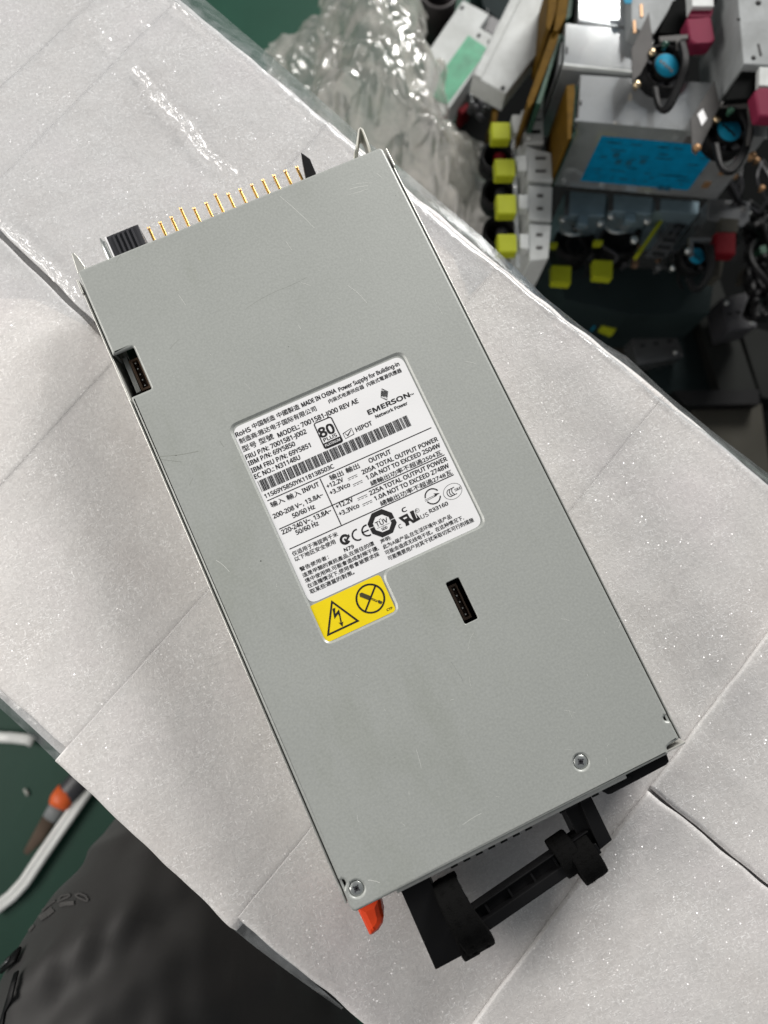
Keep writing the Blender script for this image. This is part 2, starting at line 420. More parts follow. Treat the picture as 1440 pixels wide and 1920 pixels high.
# ------------------------------------------------------------------ foam pack
pack = thing('foam_pack', 'big pack of white foam strips wrapped in clear film under the power supply', 'foam pack', (0.05, -0.1, -.6))
Bd = [((-150, -420), (-1050, 420)), ((246, -67), (-639, 751)), ((335, -5), (-522, 857)), ((617, 228), (-209, 1141)),
      ((938, 498), (102, 1427)), ((1245, 742), (430, 1738)), ((1570, 1015), (806, 2026)), ((2000, 1370), (1200, 2340))]
def foam_block(A, B, C_, D, lift_ab, lift_cd, nu=70, nv=40, seed=0, dent=None, depth=.03, gap=.0, round_w=.0024, curve=0, under=.004):
    """A-B is the edge nearer the picture's upper left (right end, left end); D-C the far one. all (x, y)"""
    A, B, C_, D = [Vector(q) for q in (A, B, C_, D)]
    cen = (A + B + C_ + D) / 4
    def inset(p): return p + (cen - p).normalized() * gap
    A, B, C_, D = map(inset, (A, B, C_, D))
    over = (D - A).normalized() * under; D = D + over; C_ = C_ + over
    wu = ((A - B).length + (D - C_).length) / 2; wv = ((A - D).length + (B - C_).length) / 2
    mb = MB(); vs = []; fs = []
    def par(i, n, w):
        # denser near both ends
        t = i / n
        return t + .0 * w
    us = sorted(set([0, .0008 / wu, .002 / wu, .004 / wu, .007 / wu] + [i / nu for i in range(1, nu)] + [1, 1 - .0008 / wu, 1 - .002 / wu, 1 - .004 / wu, 1 - .007 / wu]))
    ws = sorted(set([0, .0008 / wv, .002 / wv, .004 / wv, .007 / wv] + [i / nv for i in range(1, nv)] + [1, 1 - .0008 / wv, 1 - .002 / wv, 1 - .004 / wv, 1 - .007 / wv]))
    us = [u for u in us if 0 <= u <= 1]; ws = [v for v in ws if 0 <= v <= 1]
    for v in ws:
        for u in us:
            p = (B * (1 - u) + A * u) * (1 - v) + (C_ * (1 - u) + D * u) * v
            e = min(u * wu, (1 - u) * wu, v * wv, (1 - v) * wv)
            drop = 0
            if v > .5 and under > 0: e = min(u * wu, (1 - u) * wu)
            if e < round_w: drop = round_w * (1 - math.sqrt(max(0, 1 - (1 - e / round_w) ** 2)))
            z = lift_ab * (1 - v) + lift_cd * v - (.0022 * max(0, 1 - (1 - v) * wv / (under - .0004)) if under > 0 else 0)
            q = Vector((p.x * 22, p.y * 22, 3.1))
            z += .0009 * noise.noise(q) + .00035 * noise.noise(q * 5)
            z += curve * (1 - (2 * v - 1) ** 2)
            if dent: z += dent(p)
            # wobble of the outline
            wob = .0008 * noise.noise(Vector((p.x * 60, p.y * 60, seed)))
            vs.append((p.x + wob, p.y + wob, z - drop * (.45 if min(u * wu, (1 - u) * wu) <= v * wv else .03)))
    nuu = len(us); nvv = len(ws)
    for j in range(nvv - 1):
        for i in range(nuu - 1):
            fs.append((j * nuu + i, (j + 1) * nuu + i, (j + 1) * nuu + i + 1, j * nuu + i + 1)[::-1])
    # skirt
    rim = [i for i in range(nuu)] + [j * nuu + nuu - 1 for j in range(1, nvv)] + [(nvv - 1) * nuu + i for i in range(nuu - 2, -1, -1)] + [j * nuu for j in range(nvv - 2, 0, -1)]
    o0 = len(vs)
    for r in rim: vs.append((vs[r][0], vs[r][1], -depth))
    k = len(rim)
    for i in range(k):
        j = (i + 1) % k
        fs.append((rim[i], rim[j], o0 + j, o0 + i))
    fs.append(tuple(o0 + i for i in range(k)))
    mb.add(vs, fs, 0, True)
    return mb.build('foam_strip', M_FOAM, pack, recalc=True)
def lerp(a, b, t): return (a[0] + (b[0] - a[0]) * t, a[1] + (b[1] - a[1]) * t)
G = lambda p: P2(p, 0.0)
def isect(p, q, a, b):
    p, q, a, b = map(Vector, (p, q, a, b)); r = q - p; s = b - a
    t = (a - p).cross(s) / r.cross(s); return tuple(p + r * t)
lifts = [(-.0002, -.0002), (.0, -.0001), (.0002, .0001), (.0004, .0001), (.0004, .0001), (.0003, -.0022), (.0008, .0005)]
def dent5(p):
    # hollow pressed in front of the unit, where its end leans on the strip
    c = Vector(P2((1150, 1640), 0)); d = (p - c).length
    return -.0025 * math.exp(-(d / .035) ** 2)
for i in range(7):
    A, B = Bd[i]; D, C_ = Bd[i + 1]
    if i == 2:
        s0, s1 = (-60, 372), (330, 756)
        a1 = isect(A, B, s0, s1); d1 = isect(D, C_, s0, s1)
        foam_block(G(A), G(a1), G(d1), G(D), *lifts[i], seed=i, gap=.0004)
        s0, s1 = (-60, 387), (330, 767)
        a1 = isect(A, B, s0, s1); d1 = isect(D, C_, s0, s1)
        foam_block(G(a1), G(B), G(C_), G(d1), -.001, .0006, seed=i + 20)
        continue
    if i == 6:
        s0, s1 = (1213, 1476), (1442, 1660)
        a1 = isect(A, B, s0, s1); d1 = isect(D, C_, s0, s1)
        foam_block(G(A), G(a1), G(d1), G(D), *lifts[i], seed=i, gap=.0003)
        foam_block(G(lerp(a1, B, .005)), G(B), G(C_), G(lerp(d1, C_, .005)), .0012, -.0004, seed=i + 20, gap=.0003)
        continue
    if i == 3: B, C_ = (-195, 1120), (122, 1402)
    if i == 5: B, C_ = (444, 1722), (806, 2026)
    foam_block(G(A), G(B), G(C_), G(D), *lifts[i], seed=i, dent=dent5 if i == 5 else None)
# body of the pack below the strips
core = [G(Bd[0][0]), G(Bd[0][1]), G(Bd[7][1]), G(Bd[7][0])]
core = offset(ccw([G(Bd[0][0]), G(Bd[0][1]), G((-209, 1141)), G((430, 1740)), G(Bd[7][1]), G(Bd[7][0]), G((1245, 744)), G((617, 230))]), -.003)
MB().prism(core, -.6, -.0062).build('foam_core', M_FOAM, pack)

# wrap film: rim along the upper right edge
def film_sheet(name, outer, inner, z_out, z_in, mat, n=160, m=10, amp=.0002, ridge=None, seed=0, zfun=None):
    def samp(pl, t):
        L = [0]
        for a, b in zip(pl, pl[1:]): L.append(L[-1] + math.dist(a, b))
        s = t * L[-1]
        for k in range(len(pl) - 1):
            if s <= L[k + 1] + 1e-9:
                f = (s - L[k]) / max(1e-9, L[k + 1] - L[k]); return lerp(pl[k], pl[k + 1], f)
        return pl[-1]
    vs = []; fs = []
    for i in range(n + 1):
        o_, i_ = samp(outer, i / n), samp(inner, i / n)
        for j in range(m + 1):
            t = j / m; px = lerp(o_, i_, t); z = z_out * (1 - t) + z_in * t
            if zfun: z = zfun(t)
            q = P(px[0], px[1], z)
            zz = amp * (noise.noise(Vector((px[0] / 30, px[1] / 30, seed))) + .7 * noise.noise(Vector((px[0] / 9, px[1] / 9, seed + 5))))
            if ridge: zz += ridge(px)
            vs.append((q.x, q.y, q.z + zz * (1 if 0 < j else .3)))
    for i in range(n):
        for j in range(m):
            a = i * (m + 1) + j; fs.append((a, a + 1, a + m + 2, a + m + 1))
    a, b, c = [Vector(vs[q]) for q in fs[len(fs) // 2][:3]]
    if (b - a).cross(c - a).z < 0: fs = [f[::-1] for f in fs]
    mb = MB(); mb.add(vs, fs, 0, True)
    return mb.build(name, mat, pack, recalc=False)
rim_out = [(120, -220), (385, 0), (500, 98), (600, 186), (680, 258), (760, 322), (900, 440), (985, 520), (1020, 556), (1090, 612), (1140, 648), (1175, 668), (1250, 738), (1340, 812), (1440, 888), (1640, 1045)]
rim_in = [(60, -220), (320, -5), (455, 108), (560, 196), (640, 262), (715, 330), (860, 455), (940, 510), (985, 550), (1060, 608), (1120, 655), (1158, 684), (1230, 748), (1310, 806), (1420, 895), (1600, 1045)]
film_sheet('plastic_film', rim_out, rim_in, -.010, .0008, M_RIM, n=260, m=14, amp=.0004, seed=3,
           zfun=lambda t: -.022 * (1 - t) ** 2.2 + .0012)
for so, si in (([(-160, 1184), (0, 1328), (60, 1382), (112, 1434)], [(-120, 1165), (22, 1296), (80, 1356), (126, 1406)]),
               ([(424, 1732), (480, 1777), (540, 1822), (640, 1893)], [(450, 1722), (504, 1770), (558, 1816), (644, 1890)])):
    film_sheet('plastic_film', so, si, -.003, .0002, M_RIM, n=80, m=6, amp=.00015, seed=9, zfun=lambda t: -.004 * (1 - t) ** 2 - .0006)
# wrap film over the upper left strips, with pulled wrinkles
WR = [((252, 128), (300, 185), .0035, 5), ((290, 178), (352, 236), .0042, 6), ((345, 232), (385, 285), .0035, 6), ((380, 282), (436, 325), .0022, 6),
      ((0, 416), (80, 488), .004, 5), ((80, 488), (142, 556), .0035, 5), ((190, 62), (212, 92), .002, 4), ((262, 35), (275, 50), .002, 4),
      ((330, 8), (480, 105), .003, 7), ((480, 105), (560, 180), .0035, 7), ((560, 180), (660, 262), .0035, 8)]
def ridge(px):
    z = 0
    for a, b, h, wd in WR:
        ax, ay = a; bx, by = b
        dx, dy = bx - ax, by - ay; L2 = dx * dx + dy * dy
        t = max(0, min(1, ((px[0] - ax) * dx + (px[1] - ay) * dy) / L2))
        wob = 5 * noise.noise(Vector((px[0] / 18, px[1] / 18, 2)))
        d = math.hypot(px[0] - ax - dx * t, px[1] - ay - dy * t) + wob
        br = .6 + .8 * noise.noise(Vector((px[0] / 7, px[1] / 7, 8)))
        z += h * br * math.exp(-(d / wd) ** 2)
    return z
film_sheet('plastic_film', [(-260, -40), (60, -220), (320, -5), (455, 108), (560, 196), (640, 262), (715, 330)],
           [(-200, 200), (-120, 420), (0, 560), (60, 560), (160, 610), (250, 560), (400, 640)], .0018, .0018, M_FILM, n=300, m=240, amp=.00007, ridge=ridge, seed=1)
film_sheet('plastic_film', [(715, 330), (860, 455), (925, 505)], [(790, 430), (850, 480), (880, 555)], .001, .001, M_FILM, n=60, m=20, amp=.0004, seed=12)

# ------------------------------------------------------------------ the power supply
psu = thing('power_supply', 'grey green metal power supply with white data label lying on the foam', 'power supply', (0.08, -0.158, 0.003))
def pl(p): return P2(p, HP)
Lp = -(P(661, 1712, HP).y)
WX, LY = 0.16, -0.3159
left = lambda px, py: (0.0, pl((px, py))[1])
# outline with the side window, corner steps and small notches
wy0, wy1 = pl((206, 668))[1], pl((241, 746))[1]; wx = pl((249, 649))[0]
outl = [(0.0012, 0.0), (WX - .0012, 0.0), (WX, -.0014), (WX, pl((1252, 1339))[1]), (WX - .0022, pl((1252, 1342))[1]), (WX - .0022, pl((1254, 1348))[1]), (WX, pl((1258, 1352))[1]),
        (WX, LY + .0035), (WX - .0068, LY + .0028), (WX - .0072, LY), (.0012, LY - .0003), (0, LY + .0012), (0, pl((649, 1668))[1]), (.0024, pl((645, 1660))[1]), (.0022, pl((640, 1652))[1]), (0, pl((634, 1652))[1]),
        (0, wy1), (wx, wy1), (wx, wy0), (0, wy0), (0, -.0012)]
outl = rounded(outl[::-1] if False else outl, [.0008] * 16 + [.0003, .0012, .0012, .0003, .0008], 3) if ccw(outl) == outl else rounded(ccw(outl), .0007, 3)
outl = ccw(outl)
# label recess
rec = [pl(p) for p in [(428, 792), (760, 659), (915, 984), (718, 1068), (754, 1146), (609, 1214), (577, 1128)]]
rec = [pl((427, 795)), pl((757, 659)), pl((914, 986)), pl((717, 1072)), pl((751, 1145)), pl((610, 1213))]
rx0 = (rec[0][0] + rec[5][0]) / 2; rx1 = (rec[1][0] + rec[2][0]) / 2; ry0 = (rec[0][1] + rec[1][1]) / 2
ryb = (rec[2][1] + rec[3][1]) / 2; rxm = (rec[3][0] + rec[4][0]) / 2; ry2 = (rec[4][1] + rec[5][1]) / 2
recL = rounded([(rx0, ry2), (rxm, ry2), (rxm, ryb), (rx1, ryb), (rx1, ry0), (rx0, ry0)], .0045, 6)
recL = ccw(recL)
sl = [pl(p) for p in [(835, 1094), (860, 1082), (897, 1159), (872.5, 1171)]]
sx0, sx1 = (sl[0][0] + sl[3][0]) / 2, (sl[1][0] + sl[2][0]) / 2; sy0, sy1 = (sl[0][1] + sl[1][1]) / 2, (sl[2][1] + sl[3][1]) / 2
slot = ccw(rounded([(sx0, sy1), (sx1, sy1), (sx1, sy0), (sx0, sy0)], .0009, 3))
scr_c = [pl((668.3, 1666.7)), pl((1089.6, 1428.6))]
dimp = [circle(c, .0039, 40) for c in scr_c]
cv = MB()
r = .0014
cv.cap([offset(outl, -r), offset(recL, .0002), offset(slot, .0003), *[offset(d, .0004) for d in dimp]], HP)
cv.rings([(offset(outl, -r + r * math.sin(a)), HP - r * (1 - math.cos(a))) for a in [k * math.pi / 18 for k in range(10)]] + [(outl, HP - .0016)], smooth=False)
cv.rings([(offset(slot, .0003), HP), (offset(slot, .0001), HP - .0001), (slot, HP - .0004), (slot, HP - .0013)], flip=True)
RD = .0009
cv.rings([(offset(recL, .0002), HP), (offset(recL, -.0001), HP - .00015), (offset(recL, -.0007), HP - RD + .0001), (offset(recL, -.001), HP - RD)], flip=True)
cv.cap([offset(recL, -.001)], HP - RD)
for d in dimp:
    cv.rings([(offset(d, .0004), HP), (d, HP - .00012), (offset(d, -.0005), HP - .0005), (offset(d, -.0006), HP - .0011)], flip=True)
    cv.cap([offset(d, -.0006)], HP - .0011)
# flanges (the sheet folded down on the long and rear sides)
for (x, y0, y1) in ((.0006, -.003, wy0 + .001), (.0006, wy1 - .001, LY + .004), (WX - .0006, -.003, LY + .006)):
    cv.box((x, (y0 + y1) / 2, HP - .0075), (.001, abs(y0 - y1), .0125))
cv.box((WX / 2, -.0007, HP - .006), (WX - .004, .001, .0095))
cv.box((WX / 2 - .003, LY + .0010, HP - .004), (WX - .016, .001, .006))
cv.build('cover', M_PAINT, psu)
# bottom tray
ch = MB()
z0, zt = .0018, HP - .0016
def wall(x0, x1, y0, y1, a, b): ch.box(((x0 + x1) / 2, (y0 + y1) / 2, (a + b) / 2), (x1 - x0, abs(y1 - y0), b - a))
wall(-.0015, -.0006, -.012, LY + .004, z0, zt); wall(-.0019, -.0010, -.0035, -.0115, z0, zt + .001)
wall(WX + .0007, WX + .0014, -.012, LY + .003, z0, zt); wall(WX + .0011, WX + .0019, -.0015, -.0115, z0, zt + .001)
wall(-.0024, WX + .0019, -.003, LY + .003, z0 - .0005, z0 + .0006)
wall(0.002, WX - .002, LY + .0022, LY + .0032, z0, zt - .002)
wall(.002, WX - .002, -.0025, -.0015, z0, .012)
wall(WX - .008, WX + .0019, LY + .0005, LY + .0014, z0, zt + .0006)
ch.build('tray', M_CHAS, psu, bevel=.0002)
# things seen through the cover openings
MB().box((WX / 2, LY / 2, .013), (WX - .006, -LY - .012, .0016)).build('circuit_board', M_PCB, psu)
ins = MB(); ins.box((WX / 2, LY / 2, .0165), (WX - .03, -LY - .06, .004)); ins.build('insulator', M_BLK, psu)
def pin_header(pxs, ztop):
    q = [P2(p, ztop) for p in pxs]
    x0 = (q[0][0] + q[3][0]) / 2; x1 = (q[1][0] + q[2][0]) / 2; y0 = (q[0][1] + q[1][1]) / 2; y1 = (q[2][1] + q[3][1]) / 2
    h = MB(); h.prism([(x0, y1), (x1, y1), (x1, y0), (x0, y0)], ztop - .010, ztop, holes=[[(x0 + .0012, y1 + .001), (x1 - .0007, y1 + .001), (x1 - .0007, y0 - .001), (x0 + .0012, y0 - .001)]])
    h.box(((x0 + x1) / 2, (y0 + y1) / 2, ztop - .008), (x1 - x0, y0 - y1, .003))
    hd = h.build('pin_socket', M_BRN, psu)
    for k in range(5):
        t = (k + .75) / 5.5
        pn = MB(); pn.box((x0 + (x1 - x0) * .5, y0 + (y1 - y0) * t, ztop - .0035), (.0006, .0006, .006)); pn.build('pin', M_TIN, hd)
pin_header([(241, 676), (259, 670), (283, 726), (266, 733)], .033)
pin_header([(839, 1099), (855, 1094), (885, 1157), (870, 1164)], .035)
g = MB()
q = [P2(p, .03) for p in [(229, 672), (237, 668), (264, 733), (256, 737)]]
g.prism(q, .016, .030); g.build('guide_rail', M_CHAS, psu)

# screws
def screw(c, z, r=.0031, parent=psu, rot=.4, M=None):
    s_ = MB()
    s_.lathe((c[0], c[1], z), [(r * .98, -.0008), (r, -.0002), (r * .93, .0001), (r * .5, .00022), (r * .34, .00022)], 32, M=M)
    s_.lathe((c[0], c[1], z), [(r * .34, .00022), (r * .2, -.0004), (0.0, -.0005)], 32, M=M)
    o = s_.build('screw', M_SCREW, parent)
    x = MB()
    for a in (rot, rot + math.pi / 2):
        R = Matrix.Rotation(a, 3, 'Z')
        for sg in (-1, 1):
            x.box(Vector((c[0], c[1], z + .00012)) + R @ Vector((sg * r * .33, 0, 0)), (r * .42, r * .2, .0003), R)
    x.build('recess', M_BLKG, o)
    return o
screw(scr_c[0], HP - .0007, rot=.75); screw(scr_c[1], HP - .0007, rot=.35)

# rear side: connector block, pins, prongs
cb = MB()
zc = .026
a, b, c, d = [Vector(P2(p, zc)) for p in [(200, 444), (258, 420), (273, 452), (212, 476)]]
x0, x1 = (a.x + d.x) / 2, (b.x + c.x) / 2; y1 = (a.y + b.y) / 2
cb.box(((x0 + x1) / 2, (y1 - .004) / 2, zc - .008), (x1 - x0, y1 + .004, .016))
blk = cb.build('connector_block', M_BLKG, psu, bevel=.0003)
for k in range(5):
    xx = x0 + (x1 - x0) * (.20 + .145 * k)
    MB().box((xx, (y1 - .004) / 2 - .0004, zc + .0003), (.0010, y1 + .0035, .0012)).build('rib', M_BLKG, blk)
MB().box((x0 - .0004, (y1 - .004) / 2 + .0003, zc - .0003), (.0007, y1 + .003, .002)).build('edge_strip', M_WLAB, blk)
MB().box((x0 - .0024, (y1 - .006) / 2 - .0005, zc - .006), (.0034, y1 + .0, .010)).build('shoulder', M_BLKG, blk)
zg = .027
t0 = Vector((*P2((186, 441), zg), zg)); gx = t0.x + .0002
gp = MB(); gp.tube([(gx - .0006, t0.y, zg - .003), (gx - .0006, t0.y - .0016, zg - .003), (gx - .0001, t0.y - .0036, zg - .003), (gx, t0.y - .006, zg - .003), (gx, -.004, zg - .003)],
                   [.0004, .0009, .0017, .0019, .0019], 14)
gp.build('guide_pin', M_SCREW, psu)
zz = .030
q = [P2(p, zz) for p in [(133, 474), (138, 473), (146, 481), (159, 499), (160, 510), (145, 512)]]
MB().prism(q, zz - .012, zz).build('prong', M_CHAS, psu, bevel=.0004)
q = [P2(p, zz) for p in [(564, 285), (570, 289), (581, 297), (592, 323), (594, 332), (574, 334)]]
MB().prism(q, zz - .010, zz).build('prong', M_BLK, psu, bevel=.0004)
clp = MB()
cp = [P(px, py, .033) for px, py in [(665, 300), (669, 286), (671, 270), (673, 257), (676, 254), (680, 257), (684, 266), (690, 282), (696, 300)]]
clp.ribbon(cp, .012, .0009, (0, 0, 1)); clp.build('spring_clip', simple('pale_clip_metal', (.72, .71, .64), .4), psu, recalc=True)
tips = [(277.8, 427.5), (299.3, 417.5), (320.3, 408), (337.8, 391), (363, 391), (385.5, 381), (403, 365.5), (427, 364), (449, 355.5), (471, 347), (492, 338), (512.5, 329.5), (534, 321), (555.6, 313.5)]
for k, tp in enumerate(tips):
    zp = .022
    t = P(*tp, zp)
    gm = MB()
    L_ = t.y + .006
    gm.box((t.x + .0002, t.y - L_ / 2, zp - .0010), (.0013, L_, .0012))
    gm.box((t.x - .0003, t.y + .0001, zp - .0001), (.00045, .0012, .0007)); gm.box((t.x + .0007, t.y - .0001, zp - .0001), (.00045, .0012, .0007))
    gm.build('gold_pin', M_GOLD, psu, bevel=.0002)
MB().box(((P(277, 427, .02).x + P(556, 313, .02).x) / 2, -.0035, .017), (.092, .005, .012)).build('pin_carrier', M_BLKG, psu, bevel=.0003)

# front side: strip with vents, bracket, tab, handle
fs = MB(); fs.box((WX / 2 - .004, LY - .0010, HP - .0045), (WX * .70, .0026, .0015))
fs.build('front_lip', M_CHAS, psu, bevel=.0003)
for gx0, gx1, n in ((.047, .083, 7), (.100, .132, 7)):
    for k in range(n):
        x = gx0 + (gx1 - gx0) * k / (n - 1)
        MB().box((x, LY - .0026, HP - .0046), (.0033, .0012, .0012)).build('vent_slot', M_BLK, psu)
for px, py, rr in ((932, 1586, .0032), (967, 1571, .0026), (1106, 1499, .0034), (737, 1683, .0028)):
    c = P(px, py, .030)
    R = Matrix.Rotation(math.pi / 2, 3, 'X')
    s_ = MB(); s_.lathe((c.x, LY - .0004, .030 - .0005), [(rr, -.002), (rr, .0008), (rr * .8, .0018), (rr * .4, .0024), (.0001, .0025)], 20, M=R)
    s_.build('screw', M_SCREW, psu)
zb = .036
q = [P2(p, zb) for p in [(1124, 1479), (1140, 1490), (1146, 1489), (1198, 1462), (1250, 1434), (1255, 1428), (1250, 1412), (1190, 1440)]]
MB().prism(q, .010, zb).build('bracket', M_BLK, psu, bevel=.0008)
zo = .031
q = [P2(p, zo) for p in [(668, 1704), (712, 1682), (716, 1706), (720, 1722), (718, 1735), (710, 1748), (698, 1757), (693, 1757)]]
tb = MB(); pc = ccw(q)
tb.rings([(offset(pc, .0004), .016), (pc, zo - .003), (offset(pc, -.0012), zo - .0008), (offset(pc, -.003), zo)], smooth=False)
tb.cap([offset(pc, -.003)], zo)
tb.build('release_tab', M_ORG, psu)
zh = .032
hd = MB()
lleg = ccw([P2(p, zh) for p in [(745, 1655), (797, 1630), (871, 1790), (817, 1819)]])
rleg_o = [P2(p, zh) for p in [(1052, 1502), (1104, 1486), (1148, 1575), (1124, 1594), (1106, 1606)]]
hd.prism(lleg, zh - .020, zh)
hd.prism(ccw([P2(p, zh - .004) for p in [(1052, 1502), (1080, 1494), (1119, 1575), (1110, 1600), (1094, 1590)]]), zh - .022, zh - .004)
hd.prism(ccw([P2(p, zh) for p in [(1083, 1495), (1106, 1488), (1148, 1575), (1124, 1594), (1117, 1574)]]), zh - .020, zh)
# grip bar: solid lower half and a ribbed channel
bs = [(830, 1779), (1115, 1588)]
e0 = Vector(P2((908, 1727), zh)); e1 = Vector(P2((1085, 1605), zh)); dr = (e1 - e0).normalized(); nr = Vector((-dr.y, dr.x))
p0 = Vector(P2((850, 1762), zh)); p1 = Vector(P2((1118, 1582), zh))
M2 = Matrix(((dr.x, nr.x, 0), (dr.y, nr.y, 0), (0, 0, 1)))
mid = (p0 + p1) / 2; Lb = (p1 - p0).length
sgn = 1 if nr.dot(Vector(P2((900, 1680), zh)) - e0) > 0 else -1   # towards the unit
hd.box((mid.x - nr.x * sgn * .0025, mid.y - nr.y * sgn * .0025, zh - .0045), (Lb, .0050, .009), M2)
hd.box((mid.x + nr.x * sgn * .0055, mid.y + nr.y * sgn * .0055, zh - .0050), (Lb, .0009, .008), M2)
hd.box((mid.x + nr.x * sgn * .0025, mid.y + nr.y * sgn * .0025, zh - .0065), (Lb, .0060, .004), M2)
handle = hd.build('handle', M_BLK, psu, bevel=.0006)
for k in range(6):
    c = p0 + (p1 - p0) * ((k + .6) / 6.2) + nr * sgn * .0026
    MB().box((c.x, c.y, zh - .0038), (.0009, .0052, .0030), M2).build('rib', M_BLK, handle)

# labels
ZL = HP - RD + .00012
wl_ = [P2(p, ZL) for p in [(431, 800), (755, 670), (905, 981), (575, 1135)]]
lx0, lx1 = rx0 + .0009, rx1 - .0026
lab = MB(); lab_y1 = P(755, 668, ZL).y; lab_y0 = P(577, 1136, ZL).y
lab_y1 = ry0 - .0018
lx1 = (P(905, 981, ZL).x + P(755, 672, ZL).x) / 2
lab_y0 = (P(904, 985, ZL).y + P(580, 1133, ZL).y) / 2
lab.prism(rounded([(lx0, lab_y0), (lx1, lab_y0), (lx1, lab_y1), (lx0, lab_y1)], .0045, 8), ZL - .0001, ZL)
label = lab.build('data_label', M_WLAB, psu)
yq = [P(p[0], p[1], ZL) for p in [(579, 1137), (711, 1077), (744, 1144), (608, 1208)]]
yx0, yx1 = (yq[0].x + yq[3].x) / 2, (yq[1].x + yq[2].x) / 2; yy1, yy0 = (yq[0].y + yq[1].y) / 2, (yq[2].y + yq[3].y) / 2
MBY = MB(); MBY.prism(rounded([(yx0, yy0), (yx1, yy0), (yx1, yy1), (yx0, yy1)], .0020, 6), ZL - .0001, ZL + .00002)
ylabel = MBY.build('warning_label', M_YLAB, psu)
print('label', lx0, lx1, lab_y0, lab_y1, 'yellow', yx0, yx1, yy0, yy1, 'rec', rx0, rx1, rxm, ry0, ryb, ry2)

ZI = ZL + .00008
ink = MB()
DG = bpy.context.evaluated_depsgraph_get()
NAT = {}
LFONT = None
try:
    import os
    LFONT = bpy.data.fonts.load(os.path.join(bpy.utils.resource_path('LOCAL'), 'datafiles', 'fonts', 'NotoSansHebrew-Regular.woff2'))   # the sans face that ships inside Blender
except Exception: LFONT = None
def glyphs(s):
    key = s
    if key in NAT: return NAT[key]
    cu = bpy.data.curves.new('t', 'FONT'); cu.body = s; cu.size = 1.0; cu.resolution_u = 2
    cu.font = (LFONT if (LFONT and cjk(s) == 0) else cu.font); cu.fill_mode = 'FRONT'
    ob = bpy.data.objects.new('t', cu); S.collection.objects.link(ob)
    dg = bpy.context.evaluated_depsgraph_get(); dg.update()
    me = bpy.data.meshes.new_from_object(ob.evaluated_get(dg))
    vs = [v.co.copy() for v in me.vertices]; fs = [tuple(p.vertices) for p in me.polygons]
    bpy.data.objects.remove(ob); bpy.data.meshes.remove(me); bpy.data.curves.remove(cu)
    NAT[key] = (vs, fs); return vs, fs
def cjk(s): return sum(ord(c) > 0x2E80 for c in s)
def text(mb, s, pa, pb, cap, bold=None, z=None, axis=None, mi=0):
    """pa, pb: baseline ends in the photograph, cap: cap height there in pixels"""
    z = ZI if z is None else z
    a = P(pa[0], pa[1], z); b = P(pb[0], pb[1], z)
    many = cjk(s) > len(s) * .4
    if bold is None: bold = .012 if many else .022
    vs, fs = glyphs(s)
    if not vs: return
    xmin = min(v.x for v in vs); xmax = max(v.x for v in vs)
    hgt = cap * .000253
    ymax = max(v.y for v in vs); ymin = min(v.y for v in vs)
    if many: sy = hgt / (ymax - ymin); y0 = ymin
    else: sy = hgt / (max(v.y for v in glyphs('H')[0]) if cjk(s) == 0 else .727); y0 = 0
    sx = (b - a).length / (xmax - xmin)
    if axis is None: X = Vector((1, 0, 0)); Y = Vector((0, 1, 0)); yb = (a.y + b.y) / 2
    else: X = (b - a).normalized(); Y = Vector((-X.y, X.x, 0)); yb = a.y
    # a heavier weight: the glyphs printed several times, a hair apart
    for n_, (ox, oy) in enumerate(((-1, -.6), (1, .6), (-.6, 1), (.6, -1), (0, 0)) if bold > 0 else ((0, 0),)):
        mb.add([Vector((a.x, yb, z + n_ * 2e-6)) + X * ((v.x - xmin) * sx + ox * bold * sy) + Y * (v.y - y0 + oy * bold) * sy for v in vs], fs, mi)
def z1(x, y): return (420 + x / 4.235, 650 + y / 4.235)
def z2(x, y): return (600 + x / 4.235, 650 + y / 4.235)
def z3(x, y): return (480 + x / 4.8, 850 + y / 4.8)
def z4(x, y): return (660 + x / 5.538, 820 + y / 5.538)
T = lambda s, a, b, c, **k: text(ink, s, a, b, c, **k)
T('RoHS', z1(97, 713), z1(218, 675), 8.6)
T('中国制造 中國製造', z1(232, 652), z1(607, 495), 10.5)
T('MADE IN CHINA', z1(624, 480), z1(894, 362), 8.4)
T('Power Supply for Building-in', z1(917, 355), z1(1396, 150), 7.8)
T('制造商:雅达电子国际有限公司', z1(130, 772), z1(740, 510), 10.5)
T('内装式电源供应器', z1(838, 452), z1(1117, 330), 8.6)
T('内裝式電源供應器', z1(1140, 320), z1(1415, 200), 8.6)
T('型号 型號', z1(155, 838), z1(400, 730), 11.5)
T('MODEL: 7001581-J000 REV AE', z1(432, 715), z1(1072, 450), 8.8)
T('FRU P/N: 7001581-J002', z1(178, 893), z1(660, 690), 8.6)
T('IBM P/N: 69Y5850', z1(200, 942), z1(570, 788), 8.6)
T('IBM FRU P/N: 69Y5851', z1(224, 1000), z1(693, 798), 8.6)
T('EC NO.: N31148U', z1(248, 1048), z1(610, 895), 8.6)
T('11S69Y5850YK118138503C', z3(82, 397), z3(708, 138), 7.8)
T('EMERSON', z2(388, 540), z2(716, 396), 8.6, bold=.035)
T('TM', z2(718, 390), z2(745, 377), 2.6)
T('Network Power', z2(445, 567), z2(700, 460), 6.2)
T('HIPOT', z2(292, 675), z2(418, 620), 8.2)
T('OUTPUT', z2(395, 922), z2(568, 848), 8.2)
T('输出 輸出', z2(85, 1062), z2(320, 965), 10.5)
T('+12.2V', z2(60, 1125), z2(190, 1070), 8.0)
T('+3.3Vco', z2(84, 1175), z2(243, 1110), 8.0)
T('205A TOTAL OUTPUT POWER', z2(337, 1008), z2(942, 752), 8.0)
T('1.0A NOT TO EXCEED 2504W', z2(374, 1055), z2(960, 797), 8.0)
T('總輸出功率不超過2504瓦', z2(408, 1102), z2(975, 860), 9.6)
